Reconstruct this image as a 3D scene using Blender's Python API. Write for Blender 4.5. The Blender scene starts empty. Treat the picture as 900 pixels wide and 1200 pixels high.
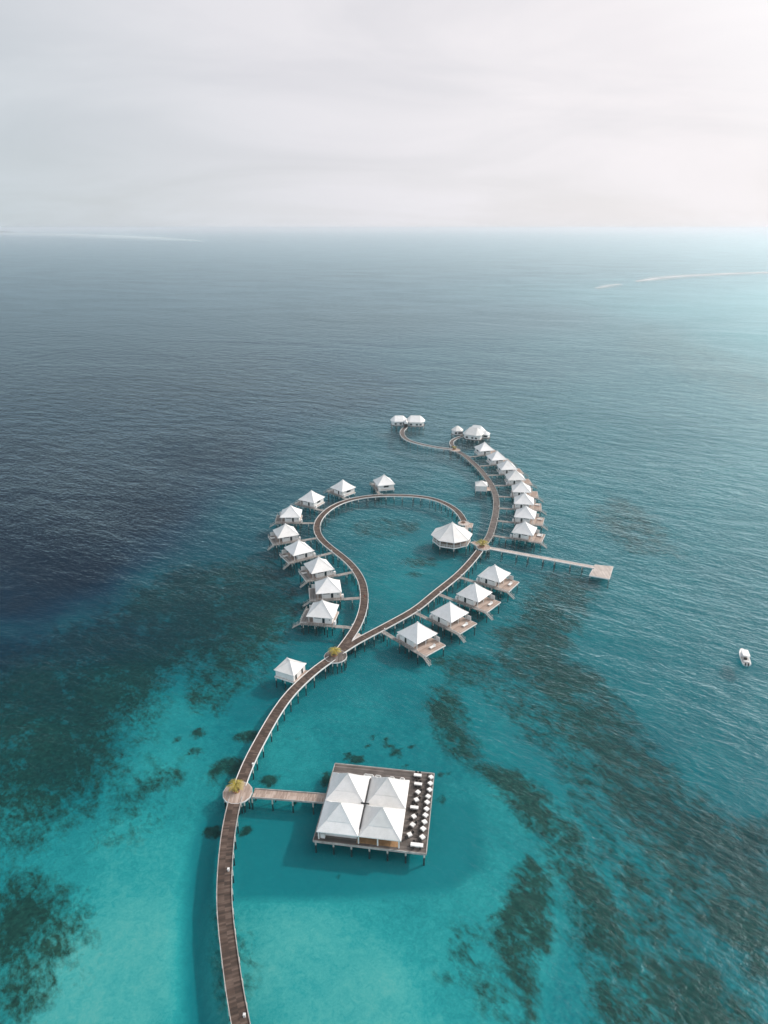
import bpy, math, random
import numpy as np
from mathutils import Vector, Matrix
random.seed(7)
scene = bpy.context.scene
COL = scene.collection
PI = math.pi
H = 125.0          # height of the drone above the sea
F = 800.0          # focal length in photo pixels (900 x 1200)
PITCH = math.atan((600 - 267) / F)
SUN_AZ, SUN_EL = math.radians(66), math.radians(38)   # azimuth measured right of the view direction (+Y)

def at(x, y, z=0.0):
    """ground (or height z) point seen at a photo pixel"""
    cx, cy = (x - 450) / F, (600 - y) / F
    dy = math.cos(PITCH) + cy * math.sin(PITCH)
    dz = -math.sin(PITCH) + cy * math.cos(PITCH)
    t = (z - H) / dz
    return Vector((cx * t, dy * t, z))

# ------------------------------------------------------------------ materials
def new_mat(name):
    m = bpy.data.materials.new(name); m.use_nodes = True
    nt = m.node_tree; nt.nodes.clear()
    return m, nt, nt.nodes, nt.links

def ramp(nodes, stops, interp='LINEAR'):
    r = nodes.new('ShaderNodeValToRGB'); r.color_ramp.interpolation = interp
    e = r.color_ramp.elements
    while len(e) < len(stops): e.new(0.5)
    for k, (p, c) in enumerate(stops):
        e[k].position = p
        e[k].color = (c[0], c[1], c[2], 1) if hasattr(c, '__len__') else (c, c, c, 1)
    return r

def simple(name, col, rough=0.6, var=0.12, scale=2.0, metallic=0.0, stain=None):
    m, nt, N, L = new_mat(name)
    o = N.new('ShaderNodeOutputMaterial'); b = N.new('ShaderNodeBsdfPrincipled')
    L.new(b.outputs[0], o.inputs[0])
    b.inputs['Roughness'].default_value = rough; b.inputs['Metallic'].default_value = metallic
    g = N.new('ShaderNodeNewGeometry')
    n = N.new('ShaderNodeTexNoise'); n.inputs['Scale'].default_value = scale; n.inputs['Detail'].default_value = 5
    L.new(g.outputs['Position'], n.inputs['Vector'])
    c0 = tuple(v * (1 - var) for v in col); c1 = tuple(min(1, v * (1 + var)) for v in col)
    r = ramp(N, [(0.3, c0), (0.7, c1)])
    L.new(n.outputs['Fac'], r.inputs[0])
    out = r.outputs[0]
    if stain:
        n2 = N.new('ShaderNodeTexNoise'); n2.inputs['Scale'].default_value = 0.7; n2.inputs['Detail'].default_value = 8
        L.new(g.outputs['Position'], n2.inputs['Vector'])
        r2 = ramp(N, [(0.5, 0.0), (0.72, 1.0)]); L.new(n2.outputs['Fac'], r2.inputs[0])
        mx = N.new('ShaderNodeMix'); mx.data_type = 'RGBA'
        sc = N.new('ShaderNodeMath'); sc.operation = 'MULTIPLY'; sc.inputs[1].default_value = 0.5
        L.new(r2.outputs[0], sc.inputs[0]); L.new(sc.outputs[0], mx.inputs[0])
        L.new(out, mx.inputs[6]); mx.inputs[7].default_value = (*stain, 1)
        out = mx.outputs[2]
    L.new(out, b.inputs['Base Color'])
    return m

def planks(name, cols, pitch=0.3, rough=0.75, across='U', joint=0.35):
    """boards laid across the walk: UV.x runs along the walk in metres"""
    m, nt, N, L = new_mat(name)
    o = N.new('ShaderNodeOutputMaterial'); b = N.new('ShaderNodeBsdfPrincipled')
    L.new(b.outputs[0], o.inputs[0]); b.inputs['Roughness'].default_value = rough
    uv = N.new('ShaderNodeUVMap'); uv.uv_map = 'UVMap'
    s = N.new('ShaderNodeSeparateXYZ'); L.new(uv.outputs[0], s.inputs[0])
    d = N.new('ShaderNodeMath'); d.operation = 'DIVIDE'; d.inputs[1].default_value = pitch
    L.new(s.outputs[0], d.inputs[0])
    fl = N.new('ShaderNodeMath'); fl.operation = 'FLOOR'; L.new(d.outputs[0], fl.inputs[0])
    fr = N.new('ShaderNodeMath'); fr.operation = 'FRACT'; L.new(d.outputs[0], fr.inputs[0])
    half = N.new('ShaderNodeMath'); half.operation = 'GREATER_THAN'; half.inputs[1].default_value = 0.02
    L.new(s.outputs[1], half.inputs[0])
    cb = N.new('ShaderNodeCombineXYZ'); L.new(fl.outputs[0], cb.inputs[0]); L.new(half.outputs[0], cb.inputs[1])
    wn = N.new('ShaderNodeTexWhiteNoise'); wn.noise_dimensions = '2D'; L.new(cb.outputs[0], wn.inputs['Vector'])
    # large scale weathering
    n = N.new('ShaderNodeTexNoise'); n.inputs['Scale'].default_value = 0.35; n.inputs['Detail'].default_value = 6
    L.new(uv.outputs[0], n.inputs['Vector'])
    mixf = N.new('ShaderNodeMath'); mixf.operation = 'MULTIPLY_ADD'
    L.new(wn.outputs['Value'], mixf.inputs[0]); mixf.inputs[1].default_value = 0.5
    L.new(n.outputs['Fac'], mixf.inputs[2])
    sb = N.new('ShaderNodeMath'); sb.operation = 'SUBTRACT'; sb.inputs[1].default_value = 0.25
    L.new(mixf.outputs[0], sb.inputs[0])
    r = ramp(N, [(0.2, cols[0]), (0.5, cols[1]), (0.8, cols[2])]); L.new(sb.outputs[0], r.inputs[0])
    # gap between boards
    gp = N.new('ShaderNodeMath'); gp.operation = 'GREATER_THAN'; gp.inputs[1].default_value = 0.9
    L.new(fr.outputs[0], gp.inputs[0])
    gm = N.new('ShaderNodeMath'); gm.operation = 'MULTIPLY'; gm.inputs[1].default_value = joint
    L.new(gp.outputs[0], gm.inputs[0])
    # a darker repair board now and then
    mx = N.new('ShaderNodeMix'); mx.data_type = 'RGBA'; L.new(gm.outputs[0], mx.inputs[0])
    L.new(r.outputs[0], mx.inputs[6]); mx.inputs[7].default_value = (0.02, 0.017, 0.014, 1)
    L.new(mx.outputs[2], b.inputs['Base Color'])
    return m

M = {}
M['board'] = planks('weathered_brown_boards', [(0.036, 0.023, 0.017), (0.072, 0.045, 0.033), (0.135, 0.094, 0.074)], 0.42)
M['board_grey'] = planks('greyed_boards', [(0.065, 0.053, 0.047), (0.11, 0.092, 0.082), (0.19, 0.162, 0.147)], 0.42)
M['board_light'] = planks('sun_bleached_boards', [(0.27, 0.20, 0.165), (0.38, 0.29, 0.24), (0.48, 0.385, 0.33)], 0.3, joint=0.25)
M['board_pale'] = planks('pale_boards', [(0.36, 0.31, 0.28), (0.47, 0.41, 0.37), (0.56, 0.50, 0.46)], 0.3, joint=0.2)
M['walk_grey'] = planks('narrow_walk_boards', [(0.16, 0.15, 0.14), (0.24, 0.225, 0.21), (0.33, 0.31, 0.29)], 0.3, joint=0.25)
M['kerb'] = simple('pale_timber_kerb', (0.40, 0.38, 0.36), 0.6, 0.25, 1.2, stain=(0.2, 0.19, 0.17))
M['white'] = simple('white_paint', (0.72, 0.72, 0.71), 0.45, 0.05, 1.5, stain=(0.55, 0.54, 0.5))
def pile_mat():
    m, nt, N, L = new_mat('painted_pile_weed_and_water_dimming')
    o = N.new('ShaderNodeOutputMaterial'); b = N.new('ShaderNodeBsdfPrincipled'); L.new(b.outputs[0], o.inputs[0]); b.inputs['Roughness'].default_value = .7
    g = N.new('ShaderNodeNewGeometry'); s = N.new('ShaderNodeSeparateXYZ'); L.new(g.outputs['Position'], s.inputs[0])
    n = N.new('ShaderNodeTexNoise'); n.inputs['Scale'].default_value = 3; L.new(g.outputs['Position'], n.inputs['Vector'])
    a = N.new('ShaderNodeMath'); a.operation = 'MULTIPLY_ADD'; a.inputs[1].default_value = .4; L.new(n.outputs['Fac'], a.inputs[0]); L.new(s.outputs[2], a.inputs[2])
    r_ = ramp(N, [(0.12, (.004, .036, .042)), (0.30, (.05, .06, .045)), (0.42, (.50, .50, .47))]); L.new(a.outputs[0], r_.inputs[0]); L.new(r_.outputs[0], b.inputs['Base Color'])  # submerged colour darkened for weed and for the light lost in water
    return m
M['pile'] = pile_mat()
M['frame'] = simple('dark_timber', (0.07, 0.055, 0.045), 0.8, 0.2)
M['dark'] = simple('dark_woven_seat', (0.03, 0.026, 0.024), 0.7, 0.2, 8)
M['glass'] = simple('window_glass', (0.02, 0.03, 0.035), 0.12, 0.1)
M['warmwood'] = simple('varnished_floor', (0.34, 0.2, 0.1), 0.5, 0.25, 1.5)
M['cloth'] = simple('white_cloth', (0.78, 0.77, 0.75), 0.8, 0.03, 3)
M['soil'] = simple('planter_soil', (0.06, 0.045, 0.03), 0.9, 0.3, 6)
M['rust'] = simple('terracotta_timber', (0.30, 0.15, 0.09), 0.7, 0.2, 4)
M['frond'] = simple('palm_frond_yellow_green', (0.36, 0.29, 0.035), 0.5, 0.5, 2.5)
M['trunk'] = simple('palm_trunk', (0.16, 0.12, 0.08), 0.9, 0.3, 5)
M['hull'] = simple('boat_gelcoat', (0.82, 0.81, 0.80), 0.22, 0.03, 1.0)
M['black'] = simple('black_plastic', (0.02, 0.02, 0.022), 0.35, 0.1)
M['red'] = simple('dark_red_cotton', (0.25, 0.03, 0.03), 0.85, 0.1)
M['skin'] = simple('skin', (0.32, 0.18, 0.12), 0.6, 0.05)

def roof_mat():
    m, nt, N, L = new_mat('white_roof_sheeting')
    o = N.new('ShaderNodeOutputMaterial'); b = N.new('ShaderNodeBsdfPrincipled')
    L.new(b.outputs[0], o.inputs[0]); b.inputs['Roughness'].default_value = 0.55
    g = N.new('ShaderNodeNewGeometry')
    s = N.new('ShaderNodeSeparateXYZ'); L.new(g.outputs['Position'], s.inputs[0])
    # courses of shingles follow height
    w = N.new('ShaderNodeMath'); w.operation = 'MULTIPLY'; w.inputs[1].default_value = 4.2; L.new(s.outputs[2], w.inputs[0])
    fr = N.new('ShaderNodeMath'); fr.operation = 'FRACT'; L.new(w.outputs[0], fr.inputs[0])
    r = ramp(N, [(0.0, 0.90), (0.12, 1.0), (1.0, 1.0)]); L.new(fr.outputs[0], r.inputs[0])
    n = N.new('ShaderNodeTexNoise'); n.inputs['Scale'].default_value = 0.8; n.inputs['Detail'].default_value = 8; n.inputs['Roughness'].default_value = 0.65
    L.new(g.outputs['Position'], n.inputs['Vector'])
    r2 = ramp(N, [(0.3, (0.77, 0.77, 0.77)), (0.65, (0.84, 0.835, 0.83))]); L.new(n.outputs['Fac'], r2.inputs[0])
    mx = N.new('ShaderNodeMix'); mx.data_type = 'RGBA'; mx.blend_type = 'MULTIPLY'; mx.inputs[0].default_value = 1
    L.new(r2.outputs[0], mx.inputs[6]); L.new(r.outputs[0], mx.inputs[7])
    oi = N.new('ShaderNodeObjectInfo'); r3 = ramp(N, [(0.0, (.90, .89, .87)), (0.5, (.97, .97, .97)), (1.0, (1, 1, 1))]); L.new(oi.outputs['Random'], r3.inputs[0])
    n4 = N.new('ShaderNodeTexNoise'); n4.inputs['Scale'].default_value = 0.35; n4.inputs['Detail'].default_value = 9; n4.inputs['Roughness'].default_value = .75; L.new(g.outputs['Position'], n4.inputs['Vector'])
    r4 = ramp(N, [(0.42, (.92, .92, .91)), (0.6, (1, 1, 1))]); L.new(n4.outputs['Fac'], r4.inputs[0])
    m2 = N.new('ShaderNodeMix'); m2.data_type = 'RGBA'; m2.blend_type = 'MULTIPLY'; m2.inputs[0].default_value = 1; L.new(mx.outputs[2], m2.inputs[6]); L.new(r3.outputs[0], m2.inputs[7])
    m3 = N.new('ShaderNodeMix'); m3.data_type = 'RGBA'; m3.blend_type = 'MULTIPLY'; m3.inputs[0].default_value = 1; L.new(m2.outputs[2], m3.inputs[6]); L.new(r4.outputs[0], m3.inputs[7])
    L.new(m3.outputs[2], b.inputs['Base Color'])
    return m
M['roof'] = roof_mat()

# ------------------------------------------------------------------ mesh helper
class MB:
    def __init__(s): s.v = []; s.f = []; s.uv = {}
    def box(s, x0, x1, y0, y1, z0, z1):
        b = len(s.v)
        s.v += [(x, y, z) for z in (z0, z1) for x, y in ((x0, y0), (x1, y0), (x1, y1), (x0, y1))]
        s.f += [tuple(b + i for i in q) for q in ((3, 2, 1, 0), (4, 5, 6, 7), (0, 1, 5, 4), (1, 2, 6, 5), (2, 3, 7, 6), (3, 0, 4, 7))]
        return s
    def bar(s, a, c, w, h=None):
        a, c = Vector(a), Vector(c); h = h or w
        d = (c - a).normalized(); up = Vector((0, 0, 1)) if abs(d.z) < .95 else Vector((1, 0, 0))
        sd = d.cross(up).normalized(); u = sd.cross(d)
        b = len(s.v)
        for p in (a, c):
            for i, j in ((-1, -1), (1, -1), (1, 1), (-1, 1)): s.v.append(tuple(p + sd * i * w / 2 + u * j * h / 2))
        s.f += [tuple(b + i for i in q) for q in ((3, 2, 1, 0), (4, 5, 6, 7), (0, 1, 5, 4), (1, 2, 6, 5), (2, 3, 7, 6), (3, 0, 4, 7))]
        return s
    def tube(s, a, c, r0, r1=None, n=8):
        a, c = Vector(a), Vector(c); r1 = r0 if r1 is None else r1
        d = (c - a).normalized(); up = Vector((0, 0, 1)) if abs(d.z) < .95 else Vector((1, 0, 0))
        sd = d.cross(up).normalized(); u = sd.cross(d); b = len(s.v)
        for p, r in ((a, r0), (c, r1)):
            for k in range(n):
                t = 2 * PI * k / n; s.v.append(tuple(p + (sd * math.cos(t) + u * math.sin(t)) * r))
        for k in range(n):
            k2 = (k + 1) % n; s.f.append((b + k, b + k2, b + n + k2, b + n + k))
        s.f.append(tuple(b + n - 1 - k for k in range(n))); s.f.append(tuple(b + n + k for k in range(n)))
        return s
    def loft(s, rings, cap0=True, cap1=True):
        n = len(rings[0]); b = len(s.v)
        for r in rings: s.v += [tuple(p) for p in r]
        for i in range(len(rings) - 1):
            for k in range(n):
                k2 = (k + 1) % n
                s.f.append((b + i * n + k, b + i * n + k2, b + (i + 1) * n + k2, b + (i + 1) * n + k))
        if cap0: s.f.append(tuple(b + n - 1 - k for k in range(n)))
        if cap1: s.f.append(tuple(b + (len(rings) - 1) * n + k for k in range(n)))
        return s
    def prism(s, pts, z0, z1):
        return s.loft([[(p[0], p[1], z0) for p in pts], [(p[0], p[1], z1) for p in pts]])
    def build(s, name, mat, parent=None, smooth=False, bevel=0.0):
        me = bpy.data.meshes.new(name); me.from_pydata(s.v, [], s.f); me.materials.append(mat)
        uvl = me.uv_layers.new(name='UVMap')
        co = [v.co for v in me.vertices]
        for lp in me.loops:
            c = co[lp.vertex_index]
            u = s.uv.get(lp.vertex_index)
            uvl.data[lp.index].uv = u if u else (c[0], c[1])
        if smooth:
            for p in me.polygons: p.use_smooth = True
        me.update()
        o = bpy.data.objects.new(name, me); COL.objects.link(o)
        if parent: o.parent = parent
        if bevel:
            md = o.modifiers.new('bevel', 'BEVEL'); md.width = bevel; md.segments = 1
        return o

def tag(o, label=None, cat=None, group=None, kind=None):
    if label: o['label'] = label
    if cat: o['category'] = cat
    if group: o['group'] = group
    if kind: o['kind'] = kind
    return o
def empty(name, loc, rz=0.0):
    o = bpy.data.objects.new(name, None); COL.objects.link(o)
    o.empty_display_size = 0.5
    o.location = loc; o.rotation_euler = (0, 0, rz); return o
def copy_tree(o, parent=None):
    c = o.copy(); COL.objects.link(c); c.parent = parent
    for ch in list(o.children): copy_tree(ch, c)
    return c
ORD = ['first', 'second', 'third', 'fourth', 'fifth', 'sixth', 'seventh', 'eighth', 'ninth', 'tenth', 'eleventh', 'twelfth']

# ------------------------------------------------------------------ camera
cam = bpy.data.cameras.new('camera'); co = bpy.data.objects.new('camera', cam); COL.objects.link(co)
cam.sensor_fit = 'VERTICAL'; cam.sensor_height = 36.0; cam.lens = 36.0 * F / 1200.0
cam.clip_start = 0.5; cam.clip_end = 300000
co.location = (0, 0, H); co.rotation_euler = (PI / 2 - PITCH, 0, 0)
scene.camera = co

# ------------------------------------------------------------------ sea bed and water
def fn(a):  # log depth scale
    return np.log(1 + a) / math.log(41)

def lines(core, far, ratio):
    """core: list of (start, stop, step) ascending; both ends grow geometrically to +-far"""
    v = []
    for a, b, st in core: v += list(np.arange(a, b, st))
    v.append(core[-1][1])
    st = core[-1][2]; x = v[-1]
    while x < far: st *= ratio; x += st; v.append(min(x, far))
    st = core[0][2]; x = v[0]; left = []
    while x > -far: st *= ratio; x -= st; left.append(max(x, -far))
    return np.array(left[::-1] + v)
FAR = 60000.0
gx = lines([(-260, -115, 3.0), (-115, 115, 1.7), (115, 300, 3.0)], FAR, 1.16)
gy = lines([(30, 62, 4.0), (62, 170, 1.4), (170, 300, 2.1), (300, 600, 4.0)], FAR, 1.14)
GX, GY = np.meshgrid(gx, gy)
PX, PY = GX.ravel(), GY.ravel()

def idw(ctrl, power=3.2, sm=0.012):
    yy = np.maximum(PY, 30.0)
    U = PX / (yy + 60); Vv = np.log(yy + 60)
    num = np.zeros_like(U); den = np.zeros_like(U)
    for x, y, val in ctrl:
        p = at(x, y); u = p.x / (p.y + 60); v = math.log(p.y + 60)
        w = 1 / ((U - u) ** 2 + (0.8 * (Vv - v)) ** 2 + sm * sm) ** (power / 2)
        num += w * val; den += w
    return num / den

def sdf(poly):
    """signed distance (metres, positive inside) to a polygon in world xy"""
    P = np.array([(p.x, p.y) for p in poly]); n = len(P)
    d = np.full(PX.shape, 1e18); ins = np.zeros(PX.shape, bool)
    for i in range(n):
        a, b = P[i], P[(i + 1) % n]; e = b - a
        t = np.clip(((PX - a[0]) * e[0] + (PY - a[1]) * e[1]) / (e @ e), 0, 1)
        d = np.minimum(d, (PX - a[0] - t * e[0]) ** 2 + (PY - a[1] - t * e[1]) ** 2)
        c = ((a[1] > PY) != (b[1] > PY)) & (PX < (b[0] - a[0]) * (PY - a[1]) / (b[1] - a[1] + 1e-12) + a[0])
        ins ^= c
    d = np.sqrt(d); return np.where(ins, d, -d)
def poly_mask(pts, soft):
    s = sdf([at(x, y) for x, y in pts]); t = np.clip(s / (2 * soft) + 0.5, 0, 1)
    return t * t * (3 - 2 * t)
def blob(x, y, rx, ry, soft=0.35):
    c = at(x, y); sx = at(x + rx, y).x - c.x; sy = at(x, y - ry).y - c.y
    r = np.sqrt(((PX - c.x) / sx) ** 2 + ((PY - c.y) / sy) ** 2)
    t = np.clip((1 + soft - r) / (2 * soft), 0, 1); return t * t * (3 - 2 * t)

DEPTH = [(100, 1150, 1.0), (350, 1130, 1.1), (440, 1180, 1.0), (160, 1000, 1.5), (200, 900, 1.9), (190, 840, 2.2), (170, 1100, 1.0),
         (300, 800, 3.2), (335, 740, 3.6), (500, 800, 2.9), (430, 850, 2.6), (470, 640, 3.3), (470, 680, 3.0), (430, 610, 4.2), (470, 745, 3.4),
         (330, 870, 2.3), (560, 1020, 1.9), (600, 960, 2.4), (640, 860, 3.4), (570, 740, 4.0), (700, 740, 4.2), (800, 870, 4.6), (540, 1130, 1.8),
         (860, 790, 4.9), (750, 690, 4.1), (890, 690, 5.2), (880, 920, 5.0), (700, 1150, 2.6), (860, 1150, 3.2), (600, 1100, 2.0),
         (640, 580, 4.2), (560, 560, 4.5), (760, 600, 4.6), (870, 560, 4.6), (660, 510, 5.5), (570, 470, 8), (450, 520, 7), (370, 540, 9), (300, 600, 8),
         (270, 680, 5.5), (190, 690, 6.5), (100, 730, 9), (40, 790, 5.5), (120, 800, 4.0), (30, 860, 3.6), (20, 960, 2.4), (0, 730, 14), (70, 650, 34), (0, 690, 26), (0, 560, 40), (30, 610, 40), (150, 580, 32),
         (230, 520, 28), (380, 450, 24), (540, 420, 12), (700, 470, 6.5), (860, 460, 6), (860, 400, 5), (800, 360, 3.4), (900, 350, 3.0), (890, 395, 3.0), (760, 345, 5),
         (700, 400, 9), (600, 370, 20), (400, 370, 30), (200, 430, 40), (0, 400, 40), (300, 310, 40), (600, 300, 36), (850, 300, 30), (100, 275, 30)]
depth = idw(DEPTH)
reef = np.zeros_like(PX)
def add_reef(m, k):
    global reef
    reef = np.maximum(reef, m * k)
Z = lambda q: [(450 + x / 2, 700 + y / 2) for x, y in q]
add_reef(poly_mask([(-60, 745), (60, 725), (130, 695), (190, 650), (330, 640), (360, 700), (340, 745), (300, 790), (250, 800), (215, 775), (190, 800), (165, 860),
                    (140, 905), (95, 960), (40, 985), (-60, 1000)], 16), 0.78)
add_reef(poly_mask([(0, 790), (90, 760), (140, 800), (150, 850), (110, 920), (40, 960), (0, 960)], 10), 0.88)
add_reef(poly_mask([(205, 750), (300, 740), (310, 770), (275, 805), (262, 835), (225, 830)], 6), 0.60)
add_reef(poly_mask([(-40, 1015), (40, 1010), (98, 1045), (108, 1090), (85, 1150), (40, 1190), (-40, 1215)], 7), 0.7)
add_reef(poly_mask([(140, 880), (215, 880), (215, 960), (130, 1000), (60, 1010)], 8), 0.36)
add_reef(poly_mask([(246, 1050), (268, 1050), (275, 1110), (268, 1180), (246, 1160)], 3), 0.55)
add_reef(poly_mask([(272, 1075), (298, 1085), (300, 1160), (285, 1180)], 3), 0.5)
add_reef(poly_mask(Z([(100, 195), (150, 180), (185, 230), (205, 300), (235, 370), (330, 395), (400, 460), (470, 515), (510, 600), (570, 700), (620, 800), (660, 1010),
                      (490, 1010), (470, 860), (440, 710), (400, 600), (330, 520), (265, 450), (225, 395), (150, 355), (105, 280)]), 6), 0.80)
add_reef(poly_mask(Z([(240, 60), (330, 30), (400, 20), (430, 50), (445, 80), (440, 120), (540, 190), (600, 270), (650, 335), (700, 390), (765, 440), (800, 480), (960, 500), (960, 960),
                      (850, 880), (780, 800), (690, 720), (630, 620), (580, 540), (510, 440), (490, 380), (430, 300), (330, 160), (270, 100)]), 7), 0.80)
add_reef(poly_mask(Z([(280, 60), (340, -60), (460, -90), (520, -30), (470, 60), (400, 100)]), 9), 0.66)
add_reef(poly_mask(Z([(90, 130), (200, 110), (320, 110), (420, 260), (480, 380), (330, 330), (250, 240), (150, 180)]), 5), 0.56)
add_reef(poly_mask(Z([(380, 330), (500, 380), (620, 600), (700, 740), (760, 860), (620, 800), (520, 620), (430, 480)]), 5), 0.62)
add_reef(poly_mask(Z([(300, 625), (335, 588), (385, 615), (398, 700), (402, 770), (375, 850), (365, 1020), (318, 1020), (318, 900), (262, 860), (245, 800), (270, 720)]), 2.5), 0.8)
add_reef(poly_mask(Z([(600, 800), (760, 790), (900, 900), (960, 1060), (560, 1060)]), 6), 0.68)
add_reef(poly_mask(Z([(150, 740), (240, 740), (240, 830), (330, 900), (320, 1020), (200, 960), (120, 880)]), 4), 0.46)
add_reef(poly_mask([(690, 590), (720, 572), (760, 585), (795, 620), (800, 645), (740, 640), (700, 612)], 12), 0.62)
add_reef(poly_mask([(740, 372), (800, 378), (850, 405), (905, 420), (960, 470), (870, 470), (780, 430), (720, 400)], 40), 0.55)
for x, y, rx, ry, k in [(267, 893, 21, 11, .85), (316, 908, 11, 7, .9), (384, 906, 8, 9, .95), (249, 968, 15, 7, .9), (289, 965, 7, 5, .9), (232, 853, 9, 7, .85),
                        (291, 857, 22, 7, .8), (418, 884, 10, 5, .9), (440, 856, 5, 4, .75), (466, 876, 8, 7, .85), (458, 868, 7, 4, .8), (436, 895, 9, 3, .9),
                        (396, 1018, 4, 3, .7), (358, 1065, 6, 4, .8), (407, 878, 8, 4, .75), (517, 935, 6, 14, .72), (514, 980, 6, 14, .7), (540, 1015, 7, 10, .55),
                        (195, 908, 22, 14, .55), (230, 875, 10, 6, .6), (642, 1080, 6, 5, .95), (270, 900, 30, 22, .45), (590, 1120, 14, 8, .5), (580, 1070, 12, 8, .55),
                        (452, 861, 4, 3, .8), (480, 868, 4, 3, .75), (412, 866, 4, 2, .75), (474, 892, 6, 3, .75), (430, 868, 3, 2, .8), (352, 858, 4, 3, .7), (345, 935, 5, 2, .6), (207, 862, 4, 3, .7), (247, 900, 5, 3, .75), (372, 950, 3, 2, .7), (330, 1060, 3, 2, .7), (402, 1080, 3, 2, .7), (520, 900, 5, 5, .7), (526, 960, 4, 6, .65), (385, 1140, 3, 2, .6), (180, 1130, 4, 3, .5), (250, 745, 34, 8, .62), (236, 808, 18, 12, .62), (380, 700, 20, 8, .5), (492, 652, 24, 7, .6), (452, 612, 44, 12, .5), (486, 667, 12, 3, .6)]:
    add_reef(blob(x, y, rx, ry), k)
# channel and basin: deeper, smooth sand
chan = np.maximum(poly_mask([(232, 955), (262, 940), (262, 1010), (245, 1050), (241, 1120), (252, 1260), (216, 1260), (210, 1120), (214, 1040), (220, 985)], 1.8),
                  poly_mask([(268, 950), (395, 940), (560, 930), (565, 1010), (530, 1035), (400, 1047), (268, 1047)], 1.8))
depth = depth * (1 - chan) + 2.8 * chan
# channel does not wipe the coral heads
reef_big = reef * (1 - 0.85 * chan)
small = np.zeros_like(PX)
for x, y, rx, ry, k in [(249, 968, 15, 7, .9), (289, 965, 7, 5, .9), (396, 1018, 4, 3, .7), (384, 906, 8, 9, .95)]:
    small = np.maximum(small, blob(x, y, rx, ry) * k)
reef = np.maximum(reef_big, small)

def grid_object(name, zz, mat, attrs):
    ny, nx = GX.shape
    me = bpy.data.meshes.new(name)
    verts = np.stack([PX, PY, zz], 1)
    idx = np.arange(nx * ny).reshape(ny, nx)
    q = np.stack([idx[:-1, :-1], idx[:-1, 1:], idx[1:, 1:], idx[1:, :-1]], -1).reshape(-1, 4)
    me.vertices.add(len(verts)); me.vertices.foreach_set('co', verts.ravel())
    me.loops.add(q.size); me.loops.foreach_set('vertex_index', q.ravel())
    me.polygons.add(len(q)); me.polygons.foreach_set('loop_start', np.arange(0, q.size, 4))
    me.polygons.foreach_set('loop_total', np.full(len(q), 4))
    me.update(calc_edges=True)
    for k, a in attrs.items():
        at_ = me.attributes.new(k, 'FLOAT', 'POINT'); at_.data.foreach_set('value', a.astype(np.float32))
    me.polygons.foreach_set('use_smooth', np.ones(len(q), bool))
    me.materials.append(mat)
    o = bpy.data.objects.new(name, me); COL.objects.link(o); return o

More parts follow.
